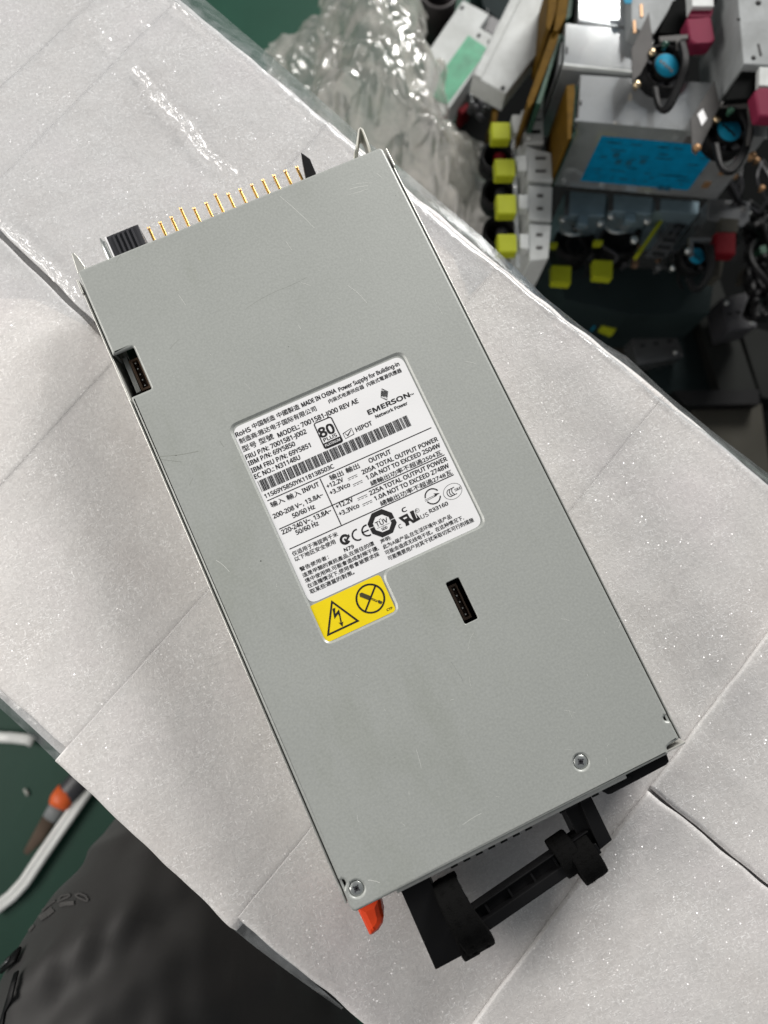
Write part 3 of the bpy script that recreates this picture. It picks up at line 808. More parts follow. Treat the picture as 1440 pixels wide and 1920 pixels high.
T('225A TOTAL OUTPUT POWER', z4(190, 600), z4(993, 242), 8.0)
T('1.0A NOT TO EXCEED 2748W', z4(243, 655), z4(1014, 311), 8.0)
T('總輸出功率不超過2748瓦', z4(303, 709), z4(1050, 387), 9.6)
T('+12.2V', z3(728, 500), z3(878, 430), 8.0)
T('+3.3Vco', z3(752, 558), z3(935, 490), 8.0)
T('输入 輸入', z3(142, 490), z3(410, 372), 10.5)
T('INPUT', z3(424, 357), z3(573, 293), 8.2)
T('200-208 V~, 13.8A~', z3(163, 588), z3(607, 388), 8.2)
T('50/60 Hz', z3(337, 582), z3(534, 495), 8.2)
T('220-240 V~, 13.8A~', z3(240, 730), z3(682, 532), 8.2)
T('50/60 Hz', z3(367, 732), z3(567, 645), 8.2)
T('仅适用于海拔两千米', z3(335, 928), z3(742, 742), 8.8)
T('以下地区安全使用', z3(357, 975), z3(720, 812), 8.8)
T('N79', z3(800, 887), z3(885, 850), 6.6)
T('警告使用者：', z3(402, 1064), z3(660, 950), 8.2)
T('這是甲類的資訊產品,在居住的環', z3(428, 1120), z3(1070, 828), 8.6)
T('境中使用時,可能會造成射頻干擾,', z3(450, 1168), z3(1110, 870), 8.6)
T('在這種情況下,使用者會被要求採', z3(472, 1218), z3(1116, 923), 8.6)
T('取某些適當的對策。', z3(495, 1268), z3(890, 1085), 8.6)
T('声明:', z4(305, 1106), z4(410, 1058), 8.0)
T('此为A级产品,在生活环境中,该产品', z4(330, 1160), z4(1042, 845), 8.6)
T('可能会造成无线电干扰。在这种情况下,', z4(352, 1218), z4(1168, 860), 8.6)
T('可能需要用户对其干扰采取切实可行的措施', z4(380, 1274), z4(1274, 882), 8.6)
T('R33160', z4(812, 787), z4(1002, 700), 6.8)
T('C', z4(528, 780), z4(573, 762), 7.6, bold=.03)
T('C', z4(493, 950), z4(525, 936), 7.4, bold=.005)
T('US', z4(722, 848), z4(800, 814), 7.4, bold=.003)
# rules
def seg(mb, a, b, wpx, z=None, flatx=False, mi=0):
    z = ZI if z is None else z
    a = P(*a, z); b = P(*b, z)
    if flatx == 'h': y = (a.y + b.y) / 2; a.y = b.y = y
    if flatx == 'v': x = (a.x + b.x) / 2; a.x = b.x = x
    d = (b - a); 
    if d.length < 1e-7: return
    n = Vector((-d.y, d.x, 0)).normalized() * wpx * .000253 / 2
    mb.add([a - n, b - n, b + n, a + n], [(0, 1, 2, 3)], mi)
seg(ink, z3(100, 425), z2(885, 645), 1.7, flatx='h')
seg(ink, z3(207, 680), z2(990, 860), 1.7, flatx='h')
seg(ink, z3(300, 860), z2(1063, 1018), 1.7, flatx='h')
seg(ink, z3(572, 228), z3(770, 642), 1.7, flatx='v')
for a, b in ((z3(825, 228), z3(908, 190)), (z3(872, 282), z3(955, 242)), (z3(912, 408), z3(998, 370)), (z3(957, 460), z3(1043, 420))):
    seg(ink, a, b, .9)
    a2 = (a[0] + 1.2, a[1] + 3.0); b2 = (b[0] + 1.2, b[1] + 3.0)
    for k in range(3): seg(ink, lerp(a2, b2, k * .37), lerp(a2, b2, k * .37 + .25), .9)
# bar code (code 39 of the serial number)
C39 = {'0': '000110100', '1': '100100001', '2': '001100001', '3': '101100000', '4': '000110001', '5': '100110000', '6': '001110000', '7': '000100101', '8': '100100100', '9': '001100100',
       'C': '101001000'.replace('101001000', '001011000'), 'K': '100000011', 'S': '001000110'.replace('001000110', '001000110'), 'Y': '110010000', '*': '010010100'}
bits = []
for chh in '*11S69Y5850YK118138503C*':
    for k, wd in enumerate(C39[chh]): bits.append((k % 2 == 0, 2.6 if wd == '1' else 1.0))
    bits.append((False, 1.0))
tot = sum(wd for _, wd in bits)
A_ = P(*z1(262, 1068), ZI); B_ = P(*z2(692, 543), ZI); C2 = P(*z1(302, 1150), ZI)
bx0, bx1 = (A_.x + C2.x) / 2, (B_.x + P(*z2(728, 630), ZI).x) / 2
by1 = (A_.y + B_.y) / 2; by0 = (C2.y + P(*z2(728, 630), ZI).y) / 2
x = bx0; u = (bx1 - bx0) / tot
for blk_, wd in bits:
    if blk_: ink.add([(x, by0, ZI), (x + wd * u, by0, ZI), (x + wd * u, by1, ZI), (x, by1, ZI)], [(0, 1, 2, 3)])
    x += wd * u
def polyline(mb, pts, wpx, closed=False, z=None, mi=0):
    z = ZI if z is None else z
    Q = [P(*p, z) for p in pts]; n = len(Q); h = wpx * .000253 / 2; vs = []
    for i in range(n):
        a = Q[(i - 1) % n] if (closed or i) else Q[i]; b = Q[(i + 1) % n] if (closed or i < n - 1) else Q[i]
        d = (b - a).normalized(); nn = Vector((-d.y, d.x, 0))
        if closed or 0 < i < n - 1:
            d1 = (Q[i] - a).normalized(); c_ = max(.4, abs(d1.dot(d))); nn = nn / c_
        vs += [Q[i] - nn * h, Q[i] + nn * h]
    fs = [(2 * i, 2 * ((i + 1) % n), 2 * ((i + 1) % n) + 1, 2 * i + 1) for i in range(n if closed else n - 1)]
    mb.add(vs, fs, mi)
def fillp(mb, pts, z=None, mi=0):
    z = ZI if z is None else z
    mb.cap([[P2(p, z) for p in pts]], z, mi)
def ell(c, rx, ry, rot, a0=0, a1=360, n=40):
    o = []
    for i in range(n + (0 if (a1 - a0) == 360 else 1)):
        a = math.radians(a0 + (a1 - a0) * i / n); x, y = rx * math.cos(a), ry * math.sin(a)
        r_ = math.radians(rot); o.append((c[0] + x * math.cos(r_) - y * math.sin(r_), c[1] + x * math.sin(r_) + y * math.cos(r_)))
    return o
RT = -24.5   # how the label's rows run in the picture
# efficiency badge
def rr_px(corners, r, n=5):
    return rounded([(p[0], -p[1]) for p in corners], r, n)
bd = [(a, -b) for a, b in rr_px([z1(712, 612), z1(848, 556), z1(945, 752), z1(803, 812)], 4)]
polyline(ink, bd, 2.0, True)
fillp(ink, [(a, -b) for a, b in rr_px([z1(783, 772), z1(917, 712), z1(943, 752), z1(803, 810)], [.1, .1, 3, 3] if False else 1.5)])
T('80', z1(772, 722), z1(886, 678), 18, bold=.03)
T('PLUS', z1(796, 755), z1(900, 712), 6.4, bold=.02)
text(ink, 'PLATINUM', z1(808, 795), z1(926, 745), 4.6, bold=.012, z=ZI + .00004, mi=1)
polyline(ink, [z1(945, 690), z1(1011, 647), z1(1033, 693), z1(965, 730)], .9, True)
polyline(ink, [z1(962, 690), z1(982, 706), z1(1008, 660)], 1.2)
# striped lozenge above the maker's name
zl = lambda x, y: (680 + x / 12, 700 + y / 12)
polyline(ink, [zl(428, 345), zl(572, 408), zl(555, 540), zl(550, 602), zl(410, 538), zl(415, 400)], .5, True)
for t in (0, .2, .4, .6, .8):
    fillp(ink, [lerp(zl(418, 400), zl(412, 520), t), lerp(zl(560, 400), zl(556, 530), t), lerp(zl(560, 400), zl(556, 530), t + .13), lerp(zl(418, 400), zl(412, 520), t + .13)])
for t in (.1, .36, .62, .88):
    seg(ink, lerp(zl(432, 380), zl(560, 420), t), lerp(zl(415, 520), zl(550, 560), t), .9)
seg(ink, zl(440, 365), zl(560, 420), .6); seg(ink, zl(412, 540), zl(545, 585), .6)
# approval marks
za = lambda x, y: (630 + x / 8.47, 930 + y / 8.47)
oc_o = [za(722, 205), za(885, 265), za(965, 420), za(905, 580), za(740, 658), za(578, 598), za(500, 445), za(565, 278)]
oc_i = [za(728, 292), za(835, 330), za(880, 425), za(845, 530), za(740, 575), za(632, 540), za(585, 440), za(625, 335)]
for k in range(8):
    a, b = oc_o[k], oc_o[(k + 1) % 8]; c, d = oc_i[(k + 1) % 8], oc_i[k]
    if k in (1, 5):  # small white gap in the ring
        fillp(ink, [a, lerp(a, b, .52), lerp(d, c, .52), d]); fillp(ink, [lerp(a, b, .60), b, c, lerp(d, c, .60)])
    else: fillp(ink, [a, b, c, d])
T('TÜV', za(648, 492), za(835, 410), 9.0, bold=.01)
seg(ink, za(652, 515), za(852, 428), .5)
T('SÜD', za(735, 548), za(822, 512), 4.6, bold=.02)
arc = lambda c, r, a0, a1, w_: polyline(ink, ell(c, r, r, RT, a0, a1, 24), w_)
arc(za(143, 690), 7.6, 40, 330, 4.6); fillp(ink, [za(140, 665), za(160, 690), za(200, 600), za(222, 640), za(160, 740), za(125, 690)])
arc(za(345, 615), 10.2, 75, 285, 2.8)
arc(za(500, 545), 10.2, 75, 285, 2.8); seg(ink, za(420, 582), za(520, 540), 2.4)
fillp(ink, [za(990, 345), za(1130, 275), za(1172, 345), za(1235, 390), za(1170, 250), za(1225, 225), za(1345, 365), za(1225, 432), za(1180, 395), za(1150, 400), za(1168, 455), za(1115, 480), za(1095, 425), za(1058, 400)])
fillp(ink, [za(1062, 352), za(1118, 328), za(1130, 345), za(1085, 372)], z=ZI + .00004, mi=1)
seg(ink, za(1245, 250), za(1285, 350), 1.5, z=ZI + .00005, mi=1)
polyline(ink, ell(za(1288, 230), 3.9, 3.9, 0), .5, True)
T('R', za(1272, 250), za(1302, 238), 3.8, bold=.0)
arc(z4(838, 612), 14.2, 20, 160, 2.2); arc(z4(838, 612), 14.2, 190, 335, 2.2)
seg(ink, z4(755, 652), z4(880, 590), .7); seg(ink, z4(762, 664), z4(880, 604), .7)
fillp(ink, [z4(912, 578), z4(846, 583), z4(868, 598), z4(845, 622)])
polyline(ink, ell(z4(1045, 560), 18.2, 14.3, -28), .6, True)
for k in range(3): polyline(ink, ell(z4(1018 + k * 24, 578 - k * 12), 5.4, 6.8, RT, 70, 290, 16), 1.3)
T('S&E', z4(1072, 560), z4(1135, 532), 4.6, bold=.01)
ink.build('print', [M_INK, M_WLAB], label)

# warning label print
ink2 = MB(); zy = lambda x, y: (560 + x / 7.2, 1090 + y / 7.2)
ZY = ZI + .00003
to = [zy(435, 245), zy(828, 535), zy(380, 745)]; ti = [zy(468, 306), zy(768, 532), zy(415, 700)]
to_w = [P2(p, ZY) for p in to]
polyline(ink2, [zy(449, 275), zy(798, 533), zy(397, 722)], 3.2, True, z=ZY)
fillp(ink2, [zy(456, 370), zy(492, 355), zy(494, 440), zy(543, 378), zy(562, 450), zy(583, 558), zy(600, 540), zy(592, 612), zy(538, 553), zy(566, 562), zy(548, 470), zy(532, 440), zy(484, 508)], z=ZY)
polyline(ink2, ell(zy(968, 232), 26.2, 26.6, 0), 3.2, True, z=ZY)
seg(ink2, zy(1035, 60), zy(900, 405), 3.2, z=ZY)
fillp(ink2, [zy(820, 165), zy(850, 150), zy(975, 200), zy(945, 252), zy(830, 208)], z=ZY + .00002, mi=1)
polyline(ink2, [zy(985, 228), zy(1062, 258), zy(1058, 275), zy(975, 242)], .6, True, z=ZY)
fillp(ink2, [zy(1065, 262), zy(1085, 250), zy(1100, 262), zy(1130, 272), zy(1120, 305), zy(1088, 300), zy(1072, 285)], z=ZY + .00002, mi=1)
text(ink2, 'CTP', zy(1195, 402), zy(1272, 370), 4.0, z=ZY)
ink2.build('print', [M_INK, M_INKO], ylabel)

# scratches and specks on the cover
sc = MB(); ZS = HP + .00003
def scr(a, b, w_=.5, bend=0):
    pts = []
    for k in range(7):
        t = k / 6; p = lerp(a, b, t); n_ = (-(b[1] - a[1]), b[0] - a[0])
        pts.append((p[0] + n_[0] * bend * math.sin(t * math.pi), p[1] + n_[1] * bend * math.sin(t * math.pi)))
    polyline(sc, pts, w_, z=ZS)
for a, b, w_ in [((525, 368), (590, 428), .6), ((655, 355), (690, 348), .6), ((650, 366), (690, 354), .45), ((660, 346), (698, 343), .4), ((536, 452), (548, 470), .5), ((334, 552), (348, 572), .5),
                 ((652, 535), (688, 568), .5), ((560, 610), (564, 617), .6), ((405, 1050), (430, 1072), .6), ((1160, 1178), (1164, 1168), .7), ((1156, 1166), (1163, 1162), .5), ((690, 1650), (712, 1655), .8),
                 ((780, 1404), (790, 1440), .4), ((880, 1270), (884, 1290), .3), ((1052, 1160), (1068, 1164), .4), ((706, 325), (716, 333), .5), ((815, 560), (830, 590), .35)]:
    scr(a, b, w_, random.uniform(-.05, .05))
for a, b, w_ in [((292, 856), (372, 846), 1.0), ((294, 860), (340, 866), .7), ((355, 910), (362, 896), .6), ((412, 826), (420, 838), .5), ((462, 578), (520, 545), .4), ((520, 545), (575, 520), .4),
                 ((217, 492), (226, 478), .8), ((395, 404), (408, 400), 1.2), ((318, 655), (336, 636), .5), ((845, 1240), (868, 1276), .25)]:
    n0 = len(sc.f); scr(a, b, w_, random.uniform(-.03, .03)); sc.m[n0:] = [1] * (len(sc.f) - n0)
for k in range(80):
    cx, cy = random.uniform(230, 1150), random.uniform(380, 1600)
    q = P(cx, cy, HP)
    if not (.008 < q.x < .152 and -.308 < q.y < -.008): continue
    if rx0 - .004 < q.x < rx1 + .004 and ry2 - .004 < q.y < ry0 + .004: continue
    an = random.gauss(1.0, .7); L_ = random.expovariate(1 / 9) + 2
    scr((cx, cy), (cx + L_ * math.cos(an), cy + L_ * math.sin(an)), random.uniform(.22, .55), random.uniform(-.1, .1))
o = sc.build('scratches', [M_SCR, simple('rubbed_dark_line', (.24, .25, .225), .6)], psu); o['kind'] = 'stuff'
sp = MB()
for a, r_ in [((541, 650), .9), ((742, 367), .8), ((489, 1052), 1.3), ((330, 854), 1.2), ((1026, 918), .5), ((740, 1420), .6), ((824, 504), .7), ((1017, 560), .4), ((405, 402), .9)]:
    c = P(*a, ZS); sp.cap([[(c.x + random.uniform(.6, 1.2) * r_ * .00025 * math.cos(t), c.y + random.uniform(.5, 1.2) * r_ * .00025 * math.sin(t)) for t in [k * .785 for k in range(8)]]], ZS)
o = sp.build('specks', M_SPK, psu); o['kind'] = 'stuff'

# straps on the handle
def fuzz(o, dens=1):
    me = o.data
    v = []; f = []
    polys = list(me.polygons); random.shuffle(polys)
    for p in polys:
        nn = p.normal; A = p.area
        for k in range(max(1, int(A * 1.3e8 * dens / 60))):
            co = [me.vertices[i].co for i in p.vertices]
            w_ = [random.random() for _ in co]; s_ = sum(w_); c = sum((q * (wi / s_) for q, wi in zip(co, w_)), Vector())
            d = (nn + Vector((random.gauss(0, .7), random.gauss(0, .7), random.gauss(0, .7)))).normalized() * random.uniform(.0003, .0009)
            t = d.orthogonal().normalized() * .00005
            b0 = len(v); v += [c - t, c + t, c + d]; f.append((b0, b0 + 1, b0 + 2))
    m = MB(); m.add(v, f); q = m.build('fuzz', M_FUZZ, o); q['kind'] = 'stuff'
def z_(px, py, z): return P(px, py, z)
st = thing('cable_strap', 'loose black fuzzy strap looped round the left end of the handle', 'strap', tuple(z_(880, 1740, .02)), 'black straps on the handle')
s1 = MB()
pa = [(836, 1648, .016), (833, 1652, .026), (836, 1662, .034), (846, 1684, .039), (860, 1712, .042), (876, 1738, .042), (890, 1757, .039), (899, 1771, .032), (902, 1777, .022), (898, 1772, .012)]
s1.ribbon([z_(*p) for p in pa], [.0105, .0112, .0115, .0120, .0125, .0130, .0135, .0135, .0130, .012], .0030, (P(900, 1700, 0) - P(860, 1722, 0)))
o = s1.build('strap_band', M_FUZZ, st, recalc=True); fuzz(o)
s1 = MB()
pa = [(868, 1718, .030), (866, 1740, .034), (872, 1762, .035), (880, 1780, .032), (884, 1790, .022), (880, 1784, .012)]
s1.ribbon([z_(*p) for p in pa], .0080, .0028, (P(900, 1700, 0) - P(860, 1722, 0)))
o = s1.build('strap_end', M_FUZZ, st, recalc=True); fuzz(o)
st2 = thing('cable_strap', 'black fuzzy strap wound tightly round the right end of the handle', 'strap', tuple(z_(1080, 1600, .02)), 'black straps on the handle')
ax = Vector((dr.x, dr.y, 0)); ay = Vector((nr.x * sgn, nr.y * sgn, 0))
def wound(cpx, wdt, ra, rz, nm, zc_=.024, a0=0, a1=330):
    c = z_(cpx[0], cpx[1], zc_)
    path = [c + ay * math.cos(math.radians(a)) * ra + Vector((0, 0, 1)) * math.sin(math.radians(a)) * rz for a in range(a0, a1 + 1, 15)]
    m = MB(); m.ribbon(path, wdt, .0028, ax)
    o = m.build(nm, M_FUZZ, st2, recalc=True); fuzz(o)
wound((1060, 1600), .0098, .0080, .0085, 'strap_band', .024)
wound((1092, 1604), .0115, .0098, .0100, 'strap_band', .024)
wound((1086, 1618), .0060, .0062, .0095, 'strap_end', .022, -60, 130)

# ================================================================== the workshop behind and below
M_CYAN = simple('cyan_label', (.0, .19, .36), .7, 0, .05, var=.15, vscale=120, spec=.1)
M_CYANS = simple('cyan_sticker', (.005, .20, .33), .6, 0, .05, var=.05, spec=.15)
M_YEL = simple('yellow_latch_plastic', (.30, .33, .012), .55, 0, .1, var=.06, spec=.15)
M_MAG = simple('magenta_latch_plastic', (.15, .014, .038), .65, 0, .1, var=.06, spec=.12)
M_RED = simple('red_latch_plastic', (.11, .004, .008), .65, 0, .1, var=.06, spec=.1)
M_AMB = simple('amber_board_edge', (.10, .054, .006), .7, 0, .2, var=.2, vscale=120, spec=.08)
M_WHM = metal_mat('pale_plated_metal', (.52, .54, .535), .5, 60, .02, 0.0)
M_WHM.node_tree.nodes['Principled BSDF'].inputs['Specular IOR Level'].default_value = .2
M_BRT = metal_mat('bright_plated_metal', (.50, .52, .53), .08, 50, .008, .60)
M_DARK = simple('dark_matt_shade', (.003, .0034, .0034), .85, 0, .3, 300, var=.3, vscale=12, spec=.06)  # floor shade under the pile as near-black colour; also fills open ends
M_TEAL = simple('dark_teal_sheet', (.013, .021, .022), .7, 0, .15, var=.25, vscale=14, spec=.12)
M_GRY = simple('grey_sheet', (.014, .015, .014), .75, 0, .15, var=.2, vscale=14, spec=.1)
M_BEI = simple('grey_cardboard', (.045, .043, .036), .85, 0, .2, var=.12, vscale=20, spec=.1)
M_GLAB = simple('green_label', (.06, .28, .16), .5, 0, .1, var=.25, vscale=70)
M_BLU = metal_mat('blue_grey_plate', (.26, .36, .42), .45, 60, .05, .6)
M_CU = simple('bronze_mark', (.30, .17, .08), .45, .4)
M_PLT = simple('dull_grey_plate', (.075, .072, .070), .6, 0, .1, spec=.15)
M_CLR = film_mat('clear_plastic_guard', .15, .35, col=(.7, .72, .74), scale=80, bump=.3)
U0 = P(1084, 222, -.21); U1_ = P(1298, 237, -.21)
ux = Vector((U1_.x - U0.x, U1_.y - U0.y, 0)).normalized(); vx_ = Vector((-ux.y, ux.x, 0))
if vx_.dot(P(1088, 140, -.21) - U0) < 0: vx_ = -vx_
GR = 'server power supplies piled behind the foam pack'
def qp(mb, px, zt, zb, mi=0):
    mb.prism(ccw([P2(p, zt) for p in px]), zb, zt, mi); return mb
def part(name, px, zt, zb, mat, parent, bevel=.0006):
    return qp(MB(), px, zt, zb).build(name, mat, parent, bevel=bevel)
def wire(name, pts, r, mat, parent, n=8, z=None):
    pp = [Vector(P(p[0], p[1], p[2] if len(p) > 2 else z)) for p in pts]
    # smooth
    for _ in range(2):
        q = [pp[0]]
        for a, b in zip(pp, pp[1:]): q += [a * .75 + b * .25, a * .25 + b * .75]
        pp = q + [pp[-1]]
    m = MB(); m.tube(pp, r, n); return m.build(name, mat, parent)
def fan(px, z, rr, parent, tilt=.08, sticker=M_CYANS, wires=True, tw=0):
    c = Vector(P(*px, z)); nrm = (ux * tilt - vx_ * .06 + Vector((0, 0, 1))).normalized()
    R = nrm.to_track_quat('Z', 'Y').to_matrix()
    m = MB(); m.lathe(c, [(rr * 1.75, -.016), (rr * 1.75, -.001), (rr * 1.65, 0), (rr * 1.55, -.001), (rr * 1.55, -.010), (rr * 1.02, -.011), (rr * 1.02, -.0005), (rr * .95, 0), (0.0001, 0)], 36, R)
    f = m.build('fan', M_BLK, parent)
    m = MB(); m.lathe(c, [(rr * .9, .0002), (rr * .9, .0004), (0.0001, .0004)], 36, R); m.build('sticker', sticker, f)
    m = MB()
    for k in range(5): m.box(c + R @ Vector((-.001 + .0004 * (k % 2), (k - 2) * rr * .26, .0006)), (rr * .26, rr * .17, .0002), R @ Matrix.Rotation(.3 + tw, 3, 'Z'))
    m.build('lettering', M_INK, f)
    m = MB()
    for k in range(7):
        a = 2 * math.pi * k / 7
        Rb = R @ Matrix.Rotation(a, 3, 'Z') @ Matrix.Rotation(.6, 3, 'X')
        m.box(c + R @ (Matrix.Rotation(a, 3, 'Z') @ Vector((rr * 1.27, 0, -.006))), (rr * .5, rr * .5, .0008), Rb)
    m.build('blades', M_BLKG, f)
    return f
def knob(px, z, rr, parent, mat=None):
    c = P(px[0], px[1], z); m = MB(); m.lathe(c, [(rr * .6, -.006), (rr * .7, -.002), (rr, -.001), (rr * .9, .0005), (rr * .5, .0014), (.0001, .0016)], 16)
    return m.build('thumb_screw', mat or M_SCREW, parent)
def row(name, px, zt, h, label, cat, mat, group=GR):
    q = [P(*p, zt) for p in px]; c = sum(q, Vector()) / len(q)
    t = thing(name, label, cat, (c.x, c.y, zt - h), group)
    part('body', px, zt, zt - h, mat, t, .0008)
    return t
ZT = -.21
def onside(a, b, s_, t_, off=.0004, z_top=ZT, z_bot=ZT - .1):
    """point of the upright face whose top edge runs a-b (pixels)"""
    A_, B__ = P(*a, z_top), P(*b, z_top); q = A_ * (1 - s_) + B__ * s_
    q = Vector((q.x, q.y, z_top + (z_bot - z_top) * t_)); return q
def side_quad(a, b, s0, s1, t0, t1, mat, name, parent, off=.0006, z_top=ZT, z_bot=ZT - .1, out=None):
    v = [onside(a, b, s0, t0, 0, z_top, z_bot), onside(a, b, s1, t0, 0, z_top, z_bot), onside(a, b, s1, t1, 0, z_top, z_bot), onside(a, b, s0, t1, 0, z_top, z_bot)]
    n_ = (v[1] - v[0]).cross(v[3] - v[0]).normalized()
    if out is not None and n_.dot(out) < 0: n_ = -n_
    m = MB(); vs = [q + n_ * off for q in v] + [q - n_ * .0003 for q in v]
    m.add(vs, [(0, 1, 2, 3), (7, 6, 5, 4), (0, 4, 5, 1), (1, 5, 6, 2), (2, 6, 7, 3), (3, 7, 4, 0)])
    return m.build(name, mat, parent, recalc=True)
# nearest upright unit, blue label on its side
t = row('server_power_supply', [(1084, 222), (1440, 254), (1440, 162), (1088, 140)], ZT, .10, 'upright steel power supply with a large blue label on its side', 'power supply', M_BRT)
side_quad((1084, 222), (1440, 254), .16, .80, .20, .88, M_CYAN, 'side_label', t, out=-vx_)
m = MB()
random.seed(3)
for k in range(46):
    s_, t_ = random.uniform(.19, .74), random.choice([.26, .31, .36, .42, .47, .6, .66, .72, .78]); L_ = random.uniform(.01, .06)
    q = [onside((1084, 222), (1440, 254), a, b) - vx_ * .0009 for a, b in ((s_, t_), (s_ + L_, t_), (s_ + L_, t_ + .018), (s_, t_ + .018))]
    m.add(q, [(0, 1, 2, 3)])
for s_, t_ in ((.30, .5), (.36, .5), (.43, .46), (.27, .40), (.62, .84), (.66, .84)):
    q = [onside((1084, 222), (1440, 254), a, b) - vx_ * .001 for a, b in ((s_, t_), (s_ + .032, t_), (s_ + .032, t_ + .07), (s_, t_ + .07))]
    m.add(q, [(0, 1, 2, 3)])
m.build('lettering', simple('label_dark_print', (.004, .09, .16), .5), t)
side_quad((1084, 222), (1440, 254), .60, .72, .10, .19, M_PLT, 'small_label', t, out=-vx_)
part('rim', [(1078, 226), (1440, 258), (1440, 254), (1080, 221)], ZT + .0006, ZT - .002, M_BRT, t, 0)
part('connector_board', [(1062, 160), (1077, 157), (1078, 175), (1071, 260), (1064, 262)], ZT - .004, ZT - .085, M_AMB, t)
part('green_board', [(1078, 160), (1084, 160), (1080, 250), (1072, 262)], ZT - .006, ZT - .085, M_PCB, t)
part('guide_rail', [(1084, 180), (1087, 180), (1082, 240), (1078, 240)], ZT - .003, ZT - .09, M_ZINCD, t)
MB().box(P(1089, 193, ZT + .0003), (.0016, .004, .0008), Matrix((ux, vx_, (0, 0, 1))).transposed()).build('slot', M_BLK, t)
for px in ((1403, 318), (1380, 345)): pass
side_quad((1084, 222), (1440, 254), .90, .93, .5, .6, M_CU, 'mark', t, out=-vx_)
side_quad((1084, 222), (1440, 254), .86, .90, .72, .82, M_CU, 'mark', t, out=-vx_)
part('end_plate', [(1295, 222), (1340, 150), (1352, 205), (1341, 222), (1306, 290), (1298, 282)], ZT + .020, ZT + .0185, M_PLT, t, .0003)
fan((1367, 243), ZT + .012, .0115, t, tw=.5)
part('small_sticker', [(1308, 214), (1318, 204), (1326, 222), (1316, 236)], ZT + .0206, ZT + .0201, M_WLAB, t, 0)
for k, px in enumerate(((1345, 222), (1308, 276), (1412, 291))): knob(px, ZT + .022, .0034, t, simple('brass_screw%d' % 0, (.55, .42, .26), .3, 1) if k == 0 else M_CU)
for d in range(3):
    wire('cable', [(1385 + d * 3, 205, ZT + .03), (1404 + d * 3, 240, ZT + .035), (1396 + d * 3, 280, ZT + .03), (1368 + d * 3, 322 + d * 3, ZT + .03), (1352 - d, 318, ZT + .03), (1344 - d * 2, 270, ZT + .025)], .0022, M_BLK, t)
# second unit, behind it
t = row('server_power_supply', [(1057, 119), (1260, 138), (1262, 62), (1060, 43)], ZT - .004, .10, 'upright steel power supply with amber board edge, second from the blue label', 'power supply', M_BRT)
part('rim', [(1056, 122), (1190, 136), (1190, 132), (1057, 118)], ZT - .0032, ZT - .008, M_WHM, t, 0)
part('connector_board', [(1034, 60), (1048, 61), (1046, 75), (1000, 192), (990, 205), (988, 190)], ZT - .012, ZT - .075, M_AMB, t)
part('green_board', [(1048, 64), (1055, 66), (1034, 130), (1014, 195), (1004, 195)], ZT - .016, ZT - .075, M_PCB, t)
part('guide_rail', [(1053, 78), (1056, 78), (1052, 122), (1048, 122)], ZT - .008, ZT - .09, M_ZINC, t)
MB().box(P(1063, 94, ZT - .0036), (.0016, .006, .0008), Matrix((ux, vx_, (0, 0, 1))).transposed()).build('slot', M_BLK, t)
part('end_plate', [(1184, 92), (1217, 22), (1225, 88), (1219, 104), (1200, 140), (1186, 152)], ZT + .026, ZT + .0245, M_PLT, t, .0003)
fan((1250, 123), ZT + .016, .0115, t)
for px in ((1224, 97), (1195, 157)): knob(px, ZT + .028, .0034, t, simple('brass_screw', (.6, .47, .30), .28, 1))
for d in range(3):
    wire('cable', [(1275 + d * 3, 80, ZT + .035), (1284 + d * 3, 115, ZT + .04), (1272 + d * 3, 155, ZT + .035), (1248 + d * 3, 205 + d * 3, ZT + .03), (1236 - d, 205, ZT + .028), (1230 - d * 2, 165, ZT + .022)], .0022, M_BLK, t)
part('handle_frame', [(1236, 68), (1290, 64), (1290, 72), (1276, 74), (1278, 92), (1270, 92), (1268, 76), (1238, 78)], ZT + .034, ZT + .032, M_PLT, t, .0003)
knob((1248, 82), ZT + .035, .003, t, simple('green_lamp', (.01, .05, .035), .2))
# third unit at the top edge
t = row('server_power_supply', [(1084, 38), (1178, 50), (1182, -60), (1088, -60)], ZT - .004, .10, 'upright steel power supply cut by the top edge of the picture', 'power supply', M_BRT)
part('connector_board', [(1034, -60), (1050, -60), (1043, 20), (1030, 58), (1024, 50)], ZT - .010, ZT - .075, M_AMB, t)
part('connector_edge', [(1056, -60), (1074, -60), (1062, 30), (1046, 58), (1038, 58)], ZT - .008, ZT - .075, M_AMB, t)
part('green_board', [(1075, -60), (1082, -60), (1072, 30), (1060, 40)], ZT - .014, ZT - .075, M_PCB, t)
# wide upright side with rust marks
t = row('server_power_supply', [(1184, 52), (1226, 64), (1272, -10), (1290, -60), (1182, -60)], ZT + .012, .09, 'pale grey power supply case with bronze rivet marks near the top edge', 'power supply', M_ZINC)
for px in ((1203, 20), (1190, 50)): part('rivet', [(px[0] - 3, px[1] - 12), (px[0] + 2, px[1] - 13), (px[0] + 3, px[1] + 11), (px[0] - 2, px[1] + 11)], ZT + .0128, ZT + .0115, M_CU, t, 0)
part('blue_sticker', [(1164, -20), (1190, -20), (1184, 6), (1172, 6)], ZT + .0128, ZT + .0121, M_CYANS, t, 0)
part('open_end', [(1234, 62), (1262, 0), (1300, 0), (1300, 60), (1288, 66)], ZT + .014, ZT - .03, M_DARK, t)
part('bar', [(1296, -30), (1336, -30), (1339, 12), (1298, 12)], ZT + .034, ZT + .022, M_WHM, t)
part('latch_stem', [(1297, 16), (1338, 16), (1334, 32), (1292, 32)], ZT + .030, ZT + .020, M_MAG, t)
part('latch', [(1286, 34), (1334, 30), (1342, 74), (1336, 80), (1300, 82), (1292, 76)], ZT + .032, ZT + .018, M_MAG, t, .002)
knob((1310, 96), ZT + .012, .0032, t)
